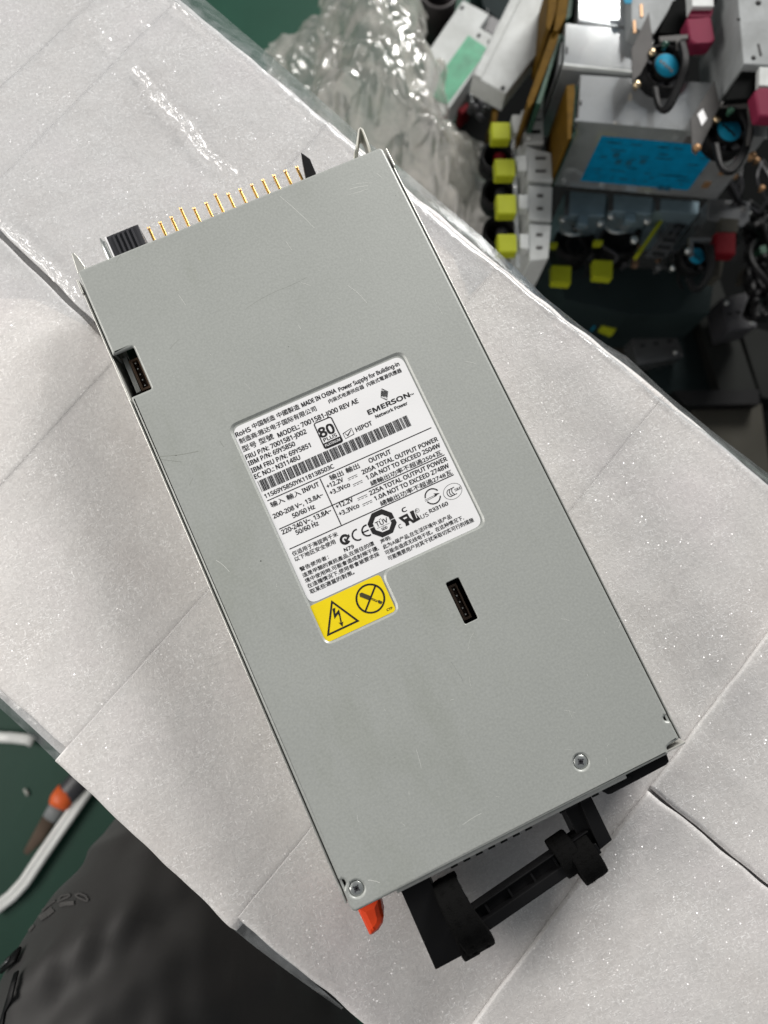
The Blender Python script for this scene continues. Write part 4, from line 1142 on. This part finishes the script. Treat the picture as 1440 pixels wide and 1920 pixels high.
# big case at the right edge
t = row('server_power_supply', [(1378, -60), (1394, 120), (1600, 130), (1600, -60)], ZT + .05, .075, 'flat silver power supply case with punched holes at the right edge', 'power supply', M_ZINC)
for px, rr in (((1422, 5), .0022), ((1385, 36), .0014), ((1413, 108), .0018)):
    c = P(px[0], px[1], ZT + .0503); m = MB(); m.lathe(c, [(rr, -.0002), (rr, .0001), (.0001, .0001)], 16); m.build('hole', M_BLK, t)
part('slot', [(1420, 82), (1424, 82), (1429, 104), (1425, 104)], ZT + .0504, ZT + .0499, M_BLK, t, 0)
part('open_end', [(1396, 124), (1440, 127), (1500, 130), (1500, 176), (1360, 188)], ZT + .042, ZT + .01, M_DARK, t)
part('bar', [(1424, 125), (1470, 127), (1470, 163), (1423, 160)], ZT + .052, ZT + .046, M_WHM, t)
part('latch', [(1413, 172), (1425, 163), (1480, 164), (1480, 222), (1422, 218)], ZT + .052, ZT + .040, M_MAG, t, .002)
part('handle_frame', [(1352, 190), (1406, 192), (1412, 215), (1408, 270), (1402, 270), (1404, 200), (1354, 198)], ZT + .036, ZT + .033, M_PLT, t, .0003)
knob((1371, 206), ZT + .036, .003, t, M_PCB)

# white boxes at the upper left of the pile
t = thing('power_module', 'long pale silver power module lying at a slant beside the amber boards', 'power module', tuple(P(960, 90, -.33)), GR)
part('body', [(886, 142), (948, 176), (1036, 62), (1048, -60), (985, -60)], -.27, -.295, M_WHM, t, .001)
part('raised_edge', [(889, 139), (902, 146), (1004, -60), (990, -60)], -.268, -.272, M_WHM, t, .0004)
part('hole', [(938, 164), (944, 160), (948, 165), (943, 170)], -.2694, -.271, M_BLK, t, 0)
t = thing('power_module', 'pale silver power module carrying a green label', 'power module', tuple(P(870, 110, -.40)), GR)
part('body', [(868, 0), (918, 26), (900, 52), (932, 70), (830, 222), (790, 200), (800, 100)], -.36, -.40, M_WHM, t, .001)
part('green_label', [(878, 66), (916, 92), (838, 196), (812, 184), (828, 136)], -.3594, -.3602, M_GLAB, t, 0)
for px in ((898, 66), (918, 78), (867, 14), (914, 20)): knob(px, -.3595, .0022, t, M_ZINCD)
part('dark_end', [(902, 52), (920, 28), (950, 46), (932, 70)], -.37, -.40, M_BLKG, t)
t = thing('power_module', 'dull grey module lying flat between the two pale silver ones', 'power module', tuple(P(950, 0, -.5)), GR)
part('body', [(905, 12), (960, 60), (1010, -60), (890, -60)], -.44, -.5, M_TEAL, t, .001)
t = thing('bundle_of_parts', 'dim clear plastic knot of small parts under the long silver module', 'parts bundle', tuple(P(905, 190, -.45)))
random.seed(11)
for k in range(26):
    a, rr = random.uniform(0, 6.3), random.uniform(0, 1) ** .5
    c = P(905 + 30 * rr * math.cos(a), 188 + 32 * rr * math.sin(a), -.38 + random.uniform(-.03, .012))
    R = Matrix.Rotation(random.uniform(0, 3), 3, 'X') @ Matrix.Rotation(random.uniform(0, 3), 3, 'Y')
    m = MB(); m.lathe(c, [(.0022, -.003), (.0048, -.0022), (.0052, 0), (.0048, .0022), (.0022, .003), (.0022, -.003)], 14, R); m.build('ring', M_BLKG if k % 3 else M_ZINCD, t)
part('red_block', [(858, 205), (876, 192), (884, 198), (866, 214)], -.385, -.41, M_RED, t)
part('board_edge', [(924, 198), (934, 176), (938, 178), (930, 232), (922, 230)], -.37, -.42, M_AMB, t)
# black tube end at the top
t = thing('black_hose', 'black round hose end at the top edge above the green label module', 'hose', tuple(P(825, -20, -.5)))
m = MB(); c = P(822, -12, -.40); m.lathe(c, [(.022, -.07), (.022, 0), (.020, .002), (.016, 0), (.015, -.05)], 40); m.build('hose_wall', simple('dark_hose_rubber', (.02, .016, .016), .4, 0, .2), t)

# column of modules with yellow latches
zc2 = -.27
t = thing('cable_bundle', 'thin black cables crossing the gap right of the blue labelled unit', 'cables', tuple(P(1400, 350, -.4)))
random.seed(9)
for k in range(9):
    x = random.uniform(1350, 1440)
    wire('cable', [(x, 300, -.30), (x + random.uniform(-20, 30), 335, -.29), (x + random.uniform(-30, 30), 365, -.30), (x + random.uniform(-10, 40), 400, -.32)], random.uniform(.0012, .0028), random.choice([M_BLK, M_BLKG]), t, 6)
for px in ((1378, 330), (1420, 300), (1430, 352)): knob(px, -.29, .003, t, M_CU)
GY = 'pale modules with yellow latches in one row'
mods = [([(978, 205), (1018, 203), (1020, 268), (984, 270)], (957, 228, 962, 249), (920, 228, 957, 262), 'brightest module with yellow latch, nearest the silver boxes', [(960, 214), (988, 214), (988, 250), (962, 250)]),
        ([(986, 273), (1034, 286), (1037, 340), (989, 338)], 0, (927, 297, 966, 331), 'second module with yellow latch down the row, slotted pale plate', [(967, 291), (988, 290), (988, 321), (970, 321)]),
        ([(990, 346), (1036, 350), (1034, 415), (991, 412)], 0, (930, 364, 968, 402), 'third module with yellow latch down the row, two dark holes in its plate', [(972, 364), (991, 364), (991, 393), (972, 391)]),
        ([(992, 419), (1034, 421), (1028, 486), (992, 490)], 0, (932, 438, 969, 474), 'last module with yellow latch, just above the edge of the foam', [(974, 438), (992, 438), (992, 468), (974, 466)])]
for k, (pxs, _, yl, lab_, stem) in enumerate(mods):
    q = [P(*p, zc2) for p in pxs]; c = sum(q, Vector()) / 4
    t = thing('latched_module', lab_, 'module', (c.x, c.y, zc2 - .09), GY)
    part('body', pxs, zc2, zc2 - .09, M_WHM, t, .0012)
    part('stem', stem, zc2 + .004, zc2 - .006, M_WHM, t, .0012)
    x0_, y0_, x1_, y1_ = yl
    part('latch', [(x0_, y0_), (x1_, y0_), (x1_ + 1, y1_), (x0_ + 2, y1_)], zc2 + .008, zc2 - .004, M_YEL, t, .0016)
    cx, cy = sum(p[0] for p in pxs) / 4, sum(p[1] for p in pxs) / 4
    if k == 0:
        for px in ((990, 209), (992, 255)): knob(px, zc2 + .002, .0036, t, M_WHM)
        part('notch', [(994, 244), (1014, 243), (1014, 250), (994, 250)], zc2 + .0005, zc2 - .002, M_DARK, t, 0)
        part('notch', [(994, 223), (1016, 222), (1016, 226), (994, 226)], zc2 + .0005, zc2 - .002, M_ZINCD, t, 0)
    elif k == 1:
        for yy in (294, 318): part('slot', [(1004, yy), (1024, yy), (1024, yy + 5), (1004, yy + 5)], zc2 + .0005, zc2 - .002, M_PLT, t, 0)
    else:
        for yy in (-14, 10): part('hole', [(cx - 6, cy + yy - 3), (cx + 6, cy + yy - 3), (cx + 6, cy + yy + 3), (cx - 6, cy + yy + 3)], zc2 + .0005, zc2 - .002, M_PLT, t, .0004)
    if k: 
        m = MB(); c = P(yl[0] + 6, yl[1] - 4, zc2 - .03); m.lathe(c, [(.016, -.02), (.017, 0), (.0145, .001), (.0125, -.002), (.0125, -.02)], 28); m.build('fan_ring', M_BLK, t)
        m = MB(); c = P(yl[0] + 10, yl[1] - 2, zc2 - .035); m.lathe(c, [(.006, -.01), (.006, 0), (.0001, .001)], 20); m.build('hub', M_RED if k == 1 else M_BLKG, t)
t = tag(qp(MB(), [(959, 262), (967, 262), (975, 500), (968, 500)], zc2 + .001, zc2 - .0005).build('clear_strip', M_CLR), 'clear plastic strip running down beside the yellow latches', 'plastic strip')
# lower row: blue grey plates with thumb screws and wire guards
zl2 = -.33
GB = 'blue grey modules under the labelled unit'
for k, (pxs, kn, stem, lab_) in enumerate([
        ([(1060, 358), (1137, 364), (1134, 406), (1058, 402)], ((1055, 410), (1126, 417)), [(1084, 402), (1104, 403), (1102, 422), (1083, 420)], 'leftmost blue grey module below the blue label with wire guards'),
        ([(1141, 364), (1225, 371), (1222, 402), (1140, 395)], ((1146, 404), (1214, 413)), [(1173, 398), (1193, 400), (1192, 416), (1172, 414)], 'middle blue grey module below the blue label with a wire guard'),
        ([(1229, 372), (1312, 378), (1310, 402), (1228, 394)], ((1190, 449),), None, 'right blue grey module, the one beside the red latch')]):
    q = [P(*p, zl2) for p in pxs]; c = sum(q, Vector()) / 4
    t = thing('blue_module', lab_, 'module', (c.x, c.y, zl2 - .08), GB)
    part('body', pxs, zl2, zl2 - .08, M_BLU, t, .001)
    if stem: part('stem', stem, zl2 + .002, zl2 - .008, M_BLU, t, .0008)
    for p in kn: knob(p, zl2 - .004, .0042, t)
    part('end_strip', [pxs[0], lerp(pxs[0], pxs[1], .12), lerp(pxs[3], pxs[2], .12), pxs[3]], zl2 + .0006, zl2 - .001, M_ZINCD, t, 0)
    if k < 2:
        bx, by = (1075, 428) if k == 0 else (1160, 424)
        for g_ in range(4):
            m = MB(); pth = []
            for a in range(0, 330, 20):
                ra = 22 - g_ * 4.5; pth.append(P(bx + ra * math.cos(math.radians(a + 40)) * 1.1, by + ra * .62 * math.sin(math.radians(a + 40)) + g_ * 2, zl2 - .010 + .004 * math.sin(math.radians(a))))
            m.tube(pth, .0009, 6); m.build('wire_guard', M_SCREW, t)
        m = MB(); c = P(bx + 4, by + 20, zl2 - .035); m.lathe(c, [(.021, -.03), (.021, 0), (.018, .001), (.016, -.004), (.0001, -.006)], 30); m.build('fan', M_BLK, t)
        yx = (1034, 496) if k == 0 else (1112, 486)
        part('latch', [(yx[0], yx[1]), (yx[0] + 38, yx[1] + 2), (yx[0] + 37, yx[1] + 36), (yx[0] + 1, yx[1] + 33)], zl2 - .004, zl2 - .016, M_YEL, t, .0012)
        part('latch_tip', [(bx - 46, by + 25), (bx - 28, by + 26), (bx - 30, by + 34), (bx - 46, by + 33)], zl2 - .002, zl2 - .010, M_YEL, t, .0008)
# slanted circuit board, red latch unit, lower fan
t = thing('open_module', 'open module with a slanted ventilated board between the blue modules and the red latch', 'module', tuple(P(1240, 430, -.44)), GR)
part('board', [(1268, 398), (1300, 402), (1250, 482), (1210, 480)], -.35, -.354, M_ZINCD, t, 0)
part('yellow_edge', [(1246, 400), (1252, 402), (1200, 478), (1194, 474)], -.348, -.36, M_YEL, t, 0)
for i in range(6):
    for j in range(3):
        p = lerp((1276 + j * 8, 408 + j), (1226 + j * 8, 472 + j), i / 5)
        part('vent_hole', [(p[0], p[1]), (p[0] + 6, p[1] + .5), (p[0] + 2, p[1] + 6), (p[0] - 4, p[1] + 5)], -.3494, -.351, M_BLK, t, 0)
t = thing('server_power_supply', 'dark power supply with a square red latch low at the right', 'power supply', tuple(P(1365, 420, -.42)), GR)
part('body', [(1328, 372), (1408, 378), (1406, 412), (1392, 426), (1326, 412)], -.31, -.42, M_ZINCD, t, .001)
part('stem', [(1352, 408), (1386, 410), (1384, 436), (1352, 434)], -.30, -.312, M_BEI, t)
part('latch', [(1342, 434), (1381, 435), (1380, 478), (1340, 476)], -.298, -.312, M_RED, t, .0018)
part('handle_frame', [(1292, 445), (1334, 446), (1334, 452), (1300, 452), (1300, 480), (1292, 480)], -.30, -.303, M_ZINCD, t, 0)
fan((1306, 480), -.31, .0088, t)
knob((1290, 470), -.30, .003, t); knob((1262, 502), -.32, .003, t)
for d in range(3):
    wire('cable', [(1325 + d * 4, 460, -.3), (1330 + d * 4, 500, -.3), (1318 + d * 3, 530, -.3), (1302, 546 + d * 2, -.3), (1292 - d * 2, 520, -.3)], .0026, M_BLK, t)
part('white_lead', [(1345, 480), (1358, 482), (1352, 520), (1332, 518)], -.32, -.34, M_BEI, t)
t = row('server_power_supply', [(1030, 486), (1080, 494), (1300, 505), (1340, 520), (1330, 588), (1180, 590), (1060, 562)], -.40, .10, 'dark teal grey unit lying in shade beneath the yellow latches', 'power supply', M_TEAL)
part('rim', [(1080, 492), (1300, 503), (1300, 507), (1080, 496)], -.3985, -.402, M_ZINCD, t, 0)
t = thing('latched_module', 'single yellow latched module low in the shade below the others', 'module', tuple(P(1145, 600, -.5)), GY)
part('body', [(1120, 572), (1165, 568), (1170, 590), (1130, 600)], -.45, -.5, M_ZINCD, t)
part('latch', [(1132, 586), (1160, 584), (1163, 606), (1152, 624), (1128, 614)], -.44, -.455, M_YEL, t, .0016)
part('blue_cap', [(1112, 596), (1124, 594), (1124, 610), (1114, 612)], -.445, -.46, M_CYANS, t)
# small parts crowded on the open module and round the lower fans
random.seed(21)
om = bpy.data.objects['open_module']
for k in range(22):
    px = (random.uniform(1170, 1335), random.uniform(400, 500)); c = P(px[0], px[1], -.37 + random.uniform(-.02, .015)); rr = random.uniform(.0022, .005)
    if k % 3 == 0:
        m = MB(); m.box(c, (rr * 2.4, rr * 1.5, rr * 2), Matrix.Rotation(random.uniform(0, 3), 3, 'Z')); m.build('connector', random.choice([M_BLKG, M_PCB, M_ZINCD, M_BRN]), om, bevel=.0004)
    else:
        m = MB(); m.lathe(c, [(rr, -.012), (rr, 0), (rr * .85, .0008), (.0001, .0008)], 14); m.build('capacitor', random.choice([M_BLKG, M_ZINCD, M_BLK]), om)
for k in range(9):
    x = random.uniform(1060, 1330); y = random.uniform(410, 480)
    wire('lead', [(x, y, -.35), (x + random.uniform(-30, 30), y + 22, -.345), (x + random.uniform(-40, 40), y + 50, -.36), (x + random.uniform(-30, 30), y + 70, -.37)], random.uniform(.0009, .0018), random.choice([M_BLK, M_BLKG, M_BLK, M_RED]), om, 6)
for k, (px, zt, h, mat, lab_) in enumerate((
        ([(1180, 618), (1262, 606), (1282, 668), (1196, 684)], -.47, .03, M_ZINCD, 'dim steel module lying low between the foam edge and the teal carton'),
        ([(1352, 560), (1404, 548), (1420, 612), (1366, 622)], -.42, .04, M_BLKG, 'small charcoal module resting above the pale slanted strip'),
        ([(1396, 392), (1450, 396), (1450, 452), (1398, 446)], -.36, .05, M_ZINCD, 'grey steel module at the right edge beside the square red latch'))):
    t_ = row('small_module', px, zt, h, lab_, 'module', mat, GR)
    for f_ in (.2, .5, .8):
        p_ = lerp(lerp(px[0], px[1], f_), lerp(px[3], px[2], f_), .5)
        part('slot', [(p_[0] - 4, p_[1] - 2), (p_[0] + 4, p_[1] - 2), (p_[0] + 4, p_[1] + 2), (p_[0] - 4, p_[1] + 2)], zt + .0006, zt - .001, M_BLK, t_, 0)
    knob(lerp(px[0], px[2], .15), zt + .0005, .0028, t_); knob(lerp(px[0], px[2], .85), zt + .0005, .0028, t_)
# right edge clutter
t = thing('cable_bundle', 'tangle of black cables and a green ended plug at the right edge', 'cables', tuple(P(1420, 520, -.5)))
random.seed(5)
for k in range(16):
    a = [(random.uniform(1395, 1455), random.uniform(380, 600), -.36 + random.uniform(-.04, .04)) for _ in range(5)]; a.sort(key=lambda p: p[1])
    wire('cable', a, random.uniform(.002, .0045), M_BLK, t)
part('plug', [(1404, 488), (1420, 482), (1424, 500), (1408, 508)], -.36, -.38, M_ZINCD, t); part('plug', [(1424, 462), (1440, 458), (1440, 474), (1426, 476)], -.35, -.37, M_PCB, t)
part('white_clip', [(1396, 500), (1406, 498), (1400, 526), (1390, 526)], -.37, -.385, M_BEI, t)
# dark things lying on the floor at the right
o = tag(qp(MB(), [(880, 150), (1000, 60), (1100, -80), (1700, -80), (1700, 1100), (1560, 1080), (1150, 760), (860, 480), (850, 260)], -.56, -.598).build('floor_shade', M_DARK, bevel=.002), 'near black slab added for the shaded floor beneath the pile of power supplies', 'mat')  # added near-black slab, stands for the shade on the green floor
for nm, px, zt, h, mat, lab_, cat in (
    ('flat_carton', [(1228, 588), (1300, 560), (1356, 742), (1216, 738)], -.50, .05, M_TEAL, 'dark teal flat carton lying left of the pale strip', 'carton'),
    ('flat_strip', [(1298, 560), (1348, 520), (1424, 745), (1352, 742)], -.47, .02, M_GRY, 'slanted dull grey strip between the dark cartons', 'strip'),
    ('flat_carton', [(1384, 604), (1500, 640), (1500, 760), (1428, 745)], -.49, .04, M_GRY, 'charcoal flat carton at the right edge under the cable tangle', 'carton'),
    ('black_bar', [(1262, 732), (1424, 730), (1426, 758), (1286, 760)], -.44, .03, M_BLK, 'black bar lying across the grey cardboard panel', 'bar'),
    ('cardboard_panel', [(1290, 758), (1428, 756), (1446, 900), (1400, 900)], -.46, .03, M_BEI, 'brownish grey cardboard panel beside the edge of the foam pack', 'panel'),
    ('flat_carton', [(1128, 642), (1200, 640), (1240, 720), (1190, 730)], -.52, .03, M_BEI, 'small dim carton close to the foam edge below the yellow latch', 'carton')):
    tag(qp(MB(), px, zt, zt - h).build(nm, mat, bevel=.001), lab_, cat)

# ------------------------------------------------------------------ crumpled plastic bags
def bag(poly, zbase, amp, seed, label, n=150, hump=.1, group='crumpled clear plastic bags'):
    xs = [p[0] for p in poly]; ys = [p[1] for p in poly]
    def inside(x, y):
        c = False; k = len(poly)
        for i in range(k):
            x1, y1 = poly[i]; x2, y2 = poly[(i + 1) % k]
            if (y1 > y) != (y2 > y) and x < (x2 - x1) * (y - y1) / (y2 - y1) + x1: c = not c
        return c
    def edge(x, y):
        d = 1e9; k = len(poly)
        for i in range(k):
            x1, y1 = poly[i]; x2, y2 = poly[(i + 1) % k]; dx, dy = x2 - x1, y2 - y1
            t_ = max(0, min(1, ((x - x1) * dx + (y - y1) * dy) / (dx * dx + dy * dy))); d = min(d, math.hypot(x - x1 - dx * t_, y - y1 - dy * t_))
        return d
    X0, X1, Y0, Y1 = min(xs), max(xs), min(ys), max(ys); idx = {}; vs = []; fs = []
    for j in range(n + 1):
        for i in range(n + 1):
            x = X0 + (X1 - X0) * i / n; y = Y0 + (Y1 - Y0) * j / n
            xx = x + 14 * noise.noise(Vector((x / 30, y / 30, seed))); yy = y + 14 * noise.noise(Vector((x / 30, y / 30, seed + 9)))
            if not inside(xx, yy): continue
            e = edge(xx, yy); base = P(x, y, zbase)
            v = Vector((base.x, base.y, seed))
            h = hump * (1 - math.exp(-e / 60))
            f = 0
            for sc_, w_ in ((13, 1.1), (30, .6), (62, .22)):
                vo = noise.voronoi(Vector((v.x * sc_ + .8 * noise.noise(v * sc_ * .6), v.y * sc_ * .62 + .8 * noise.noise(v * sc_ * .6 + Vector((5, 5, 5))), seed)))[0]
                f += w_ * (vo[1] - vo[0])
            z = zbase + h + amp * (f - .6)
            idx[(i, j)] = len(vs); vs.append((base.x, base.y, z))
    for j in range(n):
        for i in range(n):
            k4 = [(i, j), (i + 1, j), (i + 1, j + 1), (i, j + 1)]
            if all(q in idx for q in k4):
                a, b, c, d = [idx[q] for q in k4]; fs += [(a, b, c), (a, c, d)] if (i + j) % 2 else [(a, b, d), (b, c, d)]
    a, b, c = [Vector(vs[q]) for q in fs[len(fs) // 2]]
    if (b - a).cross(c - a).z < 0: fs = [f[::-1] for f in fs]
    m = MB(); m.add(vs, fs, 0, False); o = m.build('plastic_bag', M_BAG, None)
    o.data.polygons.foreach_set('use_smooth', [True] * len(o.data.polygons))
    return tag(o, label, 'plastic bag', group)
bag([(600, -60), (800, -60), (800, 60), (838, 150), (850, 240), (900, 300), (860, 420), (760, 380), (640, 300), (560, 250), (590, 120)], -.34, .030, 2.0, 'heap of crumpled clear plastic bag with bright glints behind the upper edge of the foam')
bag([(480, 110), (590, 20), (640, 0), (650, 200), (700, 340), (560, 260)], -.38, .022, 7.0, 'thin flat fold of clear plastic bag left of the crumpled heap', n=90, hump=.05)
bag([(830, 230), (900, 255), (940, 330), (985, 430), (1000, 540), (900, 500), (800, 400), (760, 330)], -.40, .020, 13.0, 'dull greyish plastic bag hanging down between the heap and the yellow latches', n=90, hump=.06)

# ------------------------------------------------------------------ lower left: things on the floor
t = thing('paint_brush', 'small brush with black handle and orange collar lying on the green floor', 'brush', tuple(P(100, 1520, -.6)))
zf = -.585
def lump(name, pts, rad, mat, parent, z=zf, n=14, flat=.6):
    m = MB(); m.tube([P(p[0], p[1], z) for p in pts], rad, n, flat=flat); return m.build(name, mat, parent)
k_ = .98 / FPX
lump('handle', [(170, 1440), (150, 1462), (128, 1486), (118, 1500)], [16 * k_, 20 * k_, 20 * k_, 17 * k_], M_BLKG, t)
lump('collar', [(127, 1484), (112, 1504), (108, 1512)], [20.5 * k_, 20 * k_, 17 * k_], simple('orange_rubber', (.75, .13, .03), .45), t)
lump('ferrule', [(110, 1508), (92, 1536)], [15 * k_, 13 * k_], M_ZINC, t, flat=.5)
lump('bristles', [(93, 1534), (70, 1572), (48, 1600)], [13 * k_, 11 * k_, 5 * k_], simple('brown_bristles', (.10, .07, .05), .8, 0, .8, 600), t, flat=.4)
M_TUB = simple('white_glossy_plastic', (.75, .76, .74), .18, 0, .1, var=.05)
t = thing('plastic_strip', 'long glossy white plastic strip lying slanted on the green floor', 'strip', tuple(P(90, 1600, -.6)))
m = MB(); pts = [(175, 1465), (130, 1530), (85, 1595), (45, 1655), (22, 1680), (-20, 1712)]
for off in (-5, 5): m.tube([P(p[0] + off * .8, p[1] + off * .6, -.588) for p in pts], .0042, 10, flat=.7)
m.build('strip_body', M_TUB, t)
t = tag(MB().tube([P(*p, -.59) for p in [(-60, 1380), (20, 1383), (50, 1386), (62, 1392)]], .0065, 12, flat=.6).build('plastic_tube', M_TUB), 'short white tube end at the left edge just below the foam corner', 'tube')
M_DEB = simple('paper_scrap', (.35, .36, .33), .7)
t = tag(MB().tube([P(*p, -.597) for p in [(45, 1480), (50, 1486), (51, 1492)]], .002, 6, flat=.4).build('paper_scrap', M_DEB), 'tiny pale scrap on the green floor above the brush', 'scrap')

# ------------------------------------------------------------------ the sitting person's leg
def trousers_mat():
    m, nt, b = nodes('charcoal_trouser_cloth'); v = coords(nt)
    a = N(nt, 'ShaderNodeTexNoise', i_Scale=2600.0, i_Detail=2.0); LK(nt, v, a.inputs['Vector'])
    c = N(nt, 'ShaderNodeTexNoise', i_Scale=12.0, i_Detail=4.0); LK(nt, v, c.inputs['Vector'])
    LK(nt, ramp(nt, c.outputs['Fac'], [(.3, (.024, .023, .0225)), (.7, (.028, .027, .026))]), b.inputs['Base Color'])
    b.inputs['Roughness'].default_value = .62; b.inputs['Specular IOR Level'].default_value = .35
    b.inputs['Sheen Weight'].default_value = .12
    bp = N(nt, 'ShaderNodeBump', i_Strength=.12, i_Distance=.0003); LK(nt, a.outputs['Fac'], bp.inputs['Height']); LK(nt, bp.outputs[0], b.inputs['Normal'])
    return m
M_TRS = trousers_mat()
pe = thing('person', 'person in charcoal trousers, one bent leg showing beside the foam pack', 'person', tuple(P(300, 1800, -.6)))
# centre line: hip (outside the picture) - thigh - knee - shin
cl = [((340, 2440), -.20, .17), ((330, 2260), -.20, .165), ((315, 2090), -.19, .15), ((305, 1950), -.175, .122), ((300, 1860), -.165, .105), ((318, 1765), -.165, .089), ((345, 1690), -.175, .073), ((350, 1640), -.195, .066), ((352, 1612), -.24, .060), ((356, 1600), -.30, .056), ((362, 1595), -.40, .053), ((368, 1590), -.50, .050), ((372, 1588), -.585, .046)]
pts = [(P(p[0][0], p[0][1], p[1]), p[2]) for p in cl]
for _ in range(2):
    q = [pts[0]]
    for a, b in zip(pts, pts[1:]): q += [(a[0] * .75 + b[0] * .25, a[1] * .75 + b[1] * .25), (a[0] * .25 + b[0] * .75, a[1] * .25 + b[1] * .75)]
    pts = q + [pts[-1]]
vs = []; fs = []; nr_ = 96; prev = Vector((1, 0, 0))
FOLD = [((20, 1870), (110, 1795), (210, 1735), (290, 1690), .0075, 16), ((60, 1925), (140, 1850), (230, 1790), (330, 1720), -.0065, 20), ((110, 1960), (200, 1880), (300, 1800), (400, 1745), .0055, 22),
        ((290, 1940), (360, 1880), (430, 1850), (500, 1830), .006, 18), ((420, 1880), (435, 1850), (440, 1820), (438, 1800), .004, 8), ((180, 1600), (230, 1580), (290, 1620), (330, 1680), .004, 16)]
def fold(px):
    z = 0
    for a, b, c, d, h, wd in FOLD:
        P_ = (a, b, c, d); best = 1e9
        for p, q in zip(P_, P_[1:]):
            dx, dy = q[0] - p[0], q[1] - p[1]; t_ = max(0, min(1, ((px[0] - p[0]) * dx + (px[1] - p[1]) * dy) / (dx * dx + dy * dy)))
            best = min(best, math.hypot(px[0] - p[0] - dx * t_, px[1] - p[1] - dy * t_))
        z += 1.5 * h * math.exp(-(best / wd) ** 2)
    return z
def proj(q):
    c = RB.transposed() @ (q - CAM); return (720 + FPX * c.x / -c.z, 960 - FPX * c.y / -c.z)
for i, (c, r_) in enumerate(pts):
    a = pts[max(0, i - 1)][0]; b = pts[min(len(pts) - 1, i + 1)][0]; t_ = (b - a).normalized()
    e1 = (prev - t_ * prev.dot(t_)).normalized(); prev = e1; e2 = t_.cross(e1)
    for k in range(nr_):
        an = 2 * math.pi * k / nr_; d = e1 * math.cos(an) + e2 * math.sin(an)
        q = c + d * r_
        q += d * (.0040 * noise.noise(q * 10) + .0007 * noise.noise(Vector(((q.x + q.y) * 45, (q.x - q.y) * 14, q.z * 20))))
        if d.z > 0: q += d * fold(proj(q))
        vs.append(q)
for i in range(len(pts) - 1):
    for k in range(nr_): fs.append((i * nr_ + k, i * nr_ + (k + 1) % nr_, (i + 1) * nr_ + (k + 1) % nr_, (i + 1) * nr_ + k))
fs.append(tuple(range(nr_))); fs.append(tuple((len(pts) - 1) * nr_ + k for k in range(nr_)))
m = MB(); m.add(vs, fs, 0, True); trs = m.build('trouser_leg', M_TRS, pe, recalc=True)
sb = trs.modifiers.new('s', 'SUBSURF'); sb.levels = 1; sb.render_levels = 1
# reflective print and zip puller laid on the cloth
from mathutils.bvhtree import BVHTree
bv = BVHTree.FromPolygons([tuple(v) for v in vs], [f for f in fs if len(f) == 4])
def onleg(px, off=.0006):
    d = (P(px[0], px[1], -1) - CAM).normalized(); h = bv.ray_cast(CAM, d)
    if h[0] is None: return None
    n_ = h[1] if h[1].dot(d) < 0 else -h[1]
    return h[0] + n_ * off
zt_ = lambda x, y: (x / 4.8, 1600 + y / 4.8)
pr = MB()
def legstroke(pts_, w_):
    for a, b in zip(pts_, pts_[1:]):
        n_ = max(1, int(math.hypot(b[0] - a[0], b[1] - a[1]) / 3)); L_ = math.hypot(b[0] - a[0], b[1] - a[1]) or 1
        nx, ny = -(b[1] - a[1]) / L_ * w_ / 2, (b[0] - a[0]) / L_ * w_ / 2
        for k in range(n_):
            p, q = lerp(a, b, k / n_), lerp(a, b, (k + 1) / n_)
            v4 = [onleg(x_) for x_ in ((p[0] - nx, p[1] - ny), (q[0] - nx, q[1] - ny), (q[0] + nx, q[1] + ny), (p[0] + nx, p[1] + ny))]
            if None not in v4: pr.add(v4, [(0, 1, 2, 3)])
legstroke([zt_(780, 435), zt_(700, 400), zt_(680, 380), zt_(720, 365), zt_(770, 385), zt_(795, 425), zt_(780, 435)], 3.4)
legstroke([zt_(530, 420), zt_(560, 385), zt_(620, 372), zt_(635, 385), zt_(600, 405), zt_(520, 440)], 3.4)
legstroke([zt_(540, 470), zt_(600, 455), zt_(670, 450)], 8)
legstroke([zt_(360, 590), zt_(420, 555), zt_(480, 505)], 11)
legstroke([zt_(375, 530), zt_(430, 480), zt_(500, 430)], 4)
legstroke([zt_(225, 755), zt_(265, 705), zt_(310, 650)], 5)
pr.build('print', simple('grey_reflective_print', (.075, .072, .071), .6, spec=.2), pe)
def legframe(px, off):
    q = onleg(px, 0); n1 = onleg(px, 1.0)
    if q is None or n1 is None: return None
    n_ = (n1 - q).normalized(); return q + n_ * off, n_
def legribbon(name, pxs, off, wd, th, mat, parent):
    fr = [legframe(p, off) for p in pxs]; fr = [f for f in fr if f]
    if len(fr) < 2: print('no', name); return None
    pts_ = [f[0] for f in fr]; nn = [f[1] for f in fr]
    def side(i):
        t_ = (pts_[min(i + 1, len(pts_) - 1)] - pts_[max(i - 1, 0)]).normalized(); return t_.cross(nn[i])
    z_m = MB(); z_m.ribbon(pts_, wd, th, side); return z_m.build(name, mat, parent, recalc=True)
zp_ = legribbon('zip_puller', [(4, 1828), (16, 1815), (30, 1802), (42, 1792)], .0030, .0085, .0022, M_BLK, pe)
legribbon('loop', [(10, 1822), (22, 1811), (30, 1803)], .0046, .0030, .0010, M_ZINCD, pe)
legribbon('zip', [(34, 1826), (28, 1846), (22, 1868), (14, 1892), (8, 1915), (4, 1940)], .0014, .0036, .0012, M_BLK, pe)
